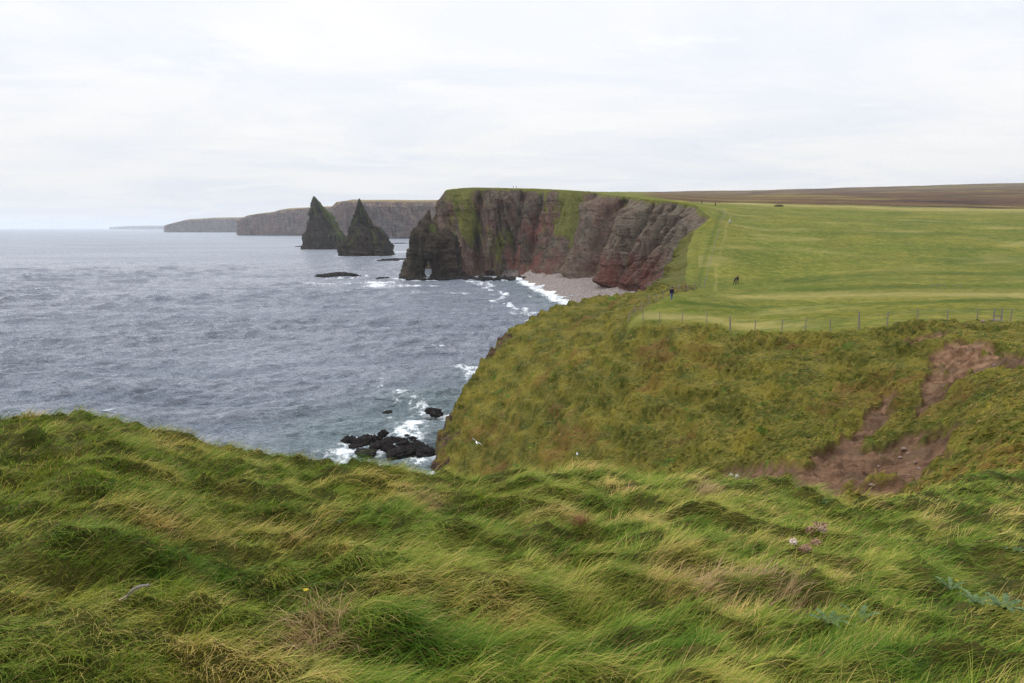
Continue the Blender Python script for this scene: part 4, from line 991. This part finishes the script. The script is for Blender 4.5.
def feather(px, py):
    p = bank_hit(px, py); p[2] += .13; root = empty('feather', p, R(35)); root.rotation_euler = (R(-20), R(-22), R(28)); tag(root, 'grey feather lying on the grass at lower left', 'feather')
    V = []; m = 12
    for k in range(m):
        t = k / (m - 1); w = .022 * math.sin(math.pi * (t * .9 + .05)) * (1 + .25 * math.sin(k * 2.1)); z = .03 * math.sin(t * 3)
        for s in (-1, 0, 1): V.append((t * .13 - .065, s * w, z - abs(s) * .008))
    o = mesh_np('vane', np.array(V), grid_faces(m, 3), simple('grey_feather', lin(104, 98, 92, .85), .8, .2, 20), root)
    sm = o.modifiers.new('solid', 'SOLIDIFY'); sm.thickness = .003
    bm = bmesh.new(); bmesh.ops.create_cone(bm, cap_ends=True, segments=6, radius1=.003, radius2=.001, depth=.15, matrix=Matrix.Translation((-.01, 0, .012)) @ Matrix.Rotation(R(90), 4, 'Y')); from_bm('quill', bm, M_SEEDW, root)
feather(139, 612)

# ------------------------------------------------------------------ sky, sun, haze, camera
SUN_AZ, SUN_EL = R(-75), R(42)       # azimuth from +Y towards +X
w = bpy.data.worlds.new('World'); scene.world = w; w.use_nodes = True; nt_ = w.node_tree; nt_.nodes.clear()
class WT(NT):
    def __init__(s): s.t = nt_
t = WT(); out = nt_.nodes.new('ShaderNodeOutputWorld')
sky = nt_.nodes.new('ShaderNodeTexSky'); sky.sky_type = 'NISHITA'; sky.sun_disc = False; sky.sun_elevation = SUN_EL; sky.sun_rotation = SUN_AZ; sky.air_density = 1; sky.dust_density = 2
dirv = t.n('TexCoord', out='Generated')
sep = nt_.nodes.new('ShaderNodeSeparateXYZ'); nt_.links.new(dirv, sep.inputs[0]); dz = t.math('MAXIMUM', sep.outputs[2], 0.0)
den = t.math('ADD', dz, .13)
cmb = nt_.nodes.new('ShaderNodeCombineXYZ'); nt_.links.new(t.math('DIVIDE', sep.outputs[0], den), cmb.inputs[0]); nt_.links.new(t.math('DIVIDE', sep.outputs[1], den), cmb.inputs[1])
c1 = t.noise(t.scale(cmb.outputs[0], (.6, .8, 1)), 1.0, 7, .58, .5); c2 = t.noise(t.scale(cmb.outputs[0], (.9, 1.5, 1)), 1.5, 7, .6, .6)
lum = t.ramp(dz, .38, .95, .89, 2.7)
lumh = t.ramp(dz, 0., .25, 0, .135)
base = t.math('ADD', lum, lumh)
cloudc = t.mix(t.ramp(c1, .34, .62), (.87, .905, .98), (.995, .995, 1.0))
cloudc = t.mix(t.ramp(c2, .52, .70, 0, .55), cloudc, (1.04, 1.04, 1.045))
cloudc = t.mix(t.ramp(c2, .50, .34, 0, .45), cloudc, (.92, .945, .99))
cl = t.n('VectorMath', {0: cloudc, 'Scale': t.math('MULTIPLY', base, 10.0)}, operation='SCALE')
cov = t.ramp(t.math('ADD', c1, t.math('MULTIPLY', dz, .6)), .22, .42, .80, .98)
colr = t.mix(cov, sky.outputs[0], cl)
bg = nt_.nodes.new('ShaderNodeBackground'); bg.inputs[1].default_value = .1; nt_.links.new(colr, bg.inputs[0]); nt_.links.new(bg.outputs[0], out.inputs[0])
sl = bpy.data.lights.new('sun', 'SUN'); sl.energy = 1.4; sl.angle = R(14); sl.color = (1, .97, .92)
so = bpy.data.objects.new('sun', sl); C.objects.link(so)
sd = Vector((math.sin(SUN_AZ) * math.cos(SUN_EL), math.cos(SUN_AZ) * math.cos(SUN_EL), math.sin(SUN_EL)))
so.rotation_euler = (-sd).to_track_quat('-Z', 'Y').to_euler(); so.location = (0, 0, 120)

HAZE = 6.5e-5
bm = bmesh.new(); bmesh.ops.create_cube(bm, size=1, matrix=Matrix.Translation((0, 20000, 85)) @ Matrix.Diagonal((160000, 41000, 190, 1)))
ht = NT('haze_air'); v = ht.n('VolumePrincipled', {'Color': (.80, .87, .96, 1), 'Density': HAZE, 'Anisotropy': .2}); ht.t.links.new(v, ht.out.inputs['Volume'])
tag(from_bm('haze', bm, ht.m), kind='stuff')

cam = bpy.data.cameras.new('camera'); cam.lens = 24.0; cam.sensor_width = 36.0; cam.clip_start = .05; cam.clip_end = 90000
cam.lens = FP / 1024 * 36
co = bpy.data.objects.new('camera', cam); C.objects.link(co); co.location = (0, 0, H); co.rotation_euler = (R(90) - PITCH, 0, 0); scene.camera = co
scene.render.engine = 'CYCLES'; cy = scene.cycles
cy.use_denoising = True; cy.denoising_prefilter = 'NONE'; cy.denoising_input_passes = 'RGB_ALBEDO_NORMAL'; cy.max_bounces = 6; cy.diffuse_bounces = 3; cy.glossy_bounces = 2; cy.transmission_bounces = 4; cy.transparent_max_bounces = 6; cy.volume_bounces = 1
cy.caustics_reflective = False; cy.caustics_refractive = False; cy.use_adaptive_sampling = True; cy.adaptive_threshold = .01
vs = scene.view_settings; vs.view_transform = 'Standard'; vs.look = 'None'; vs.exposure = 0; vs.gamma = 1; vs.use_curve_mapping = False
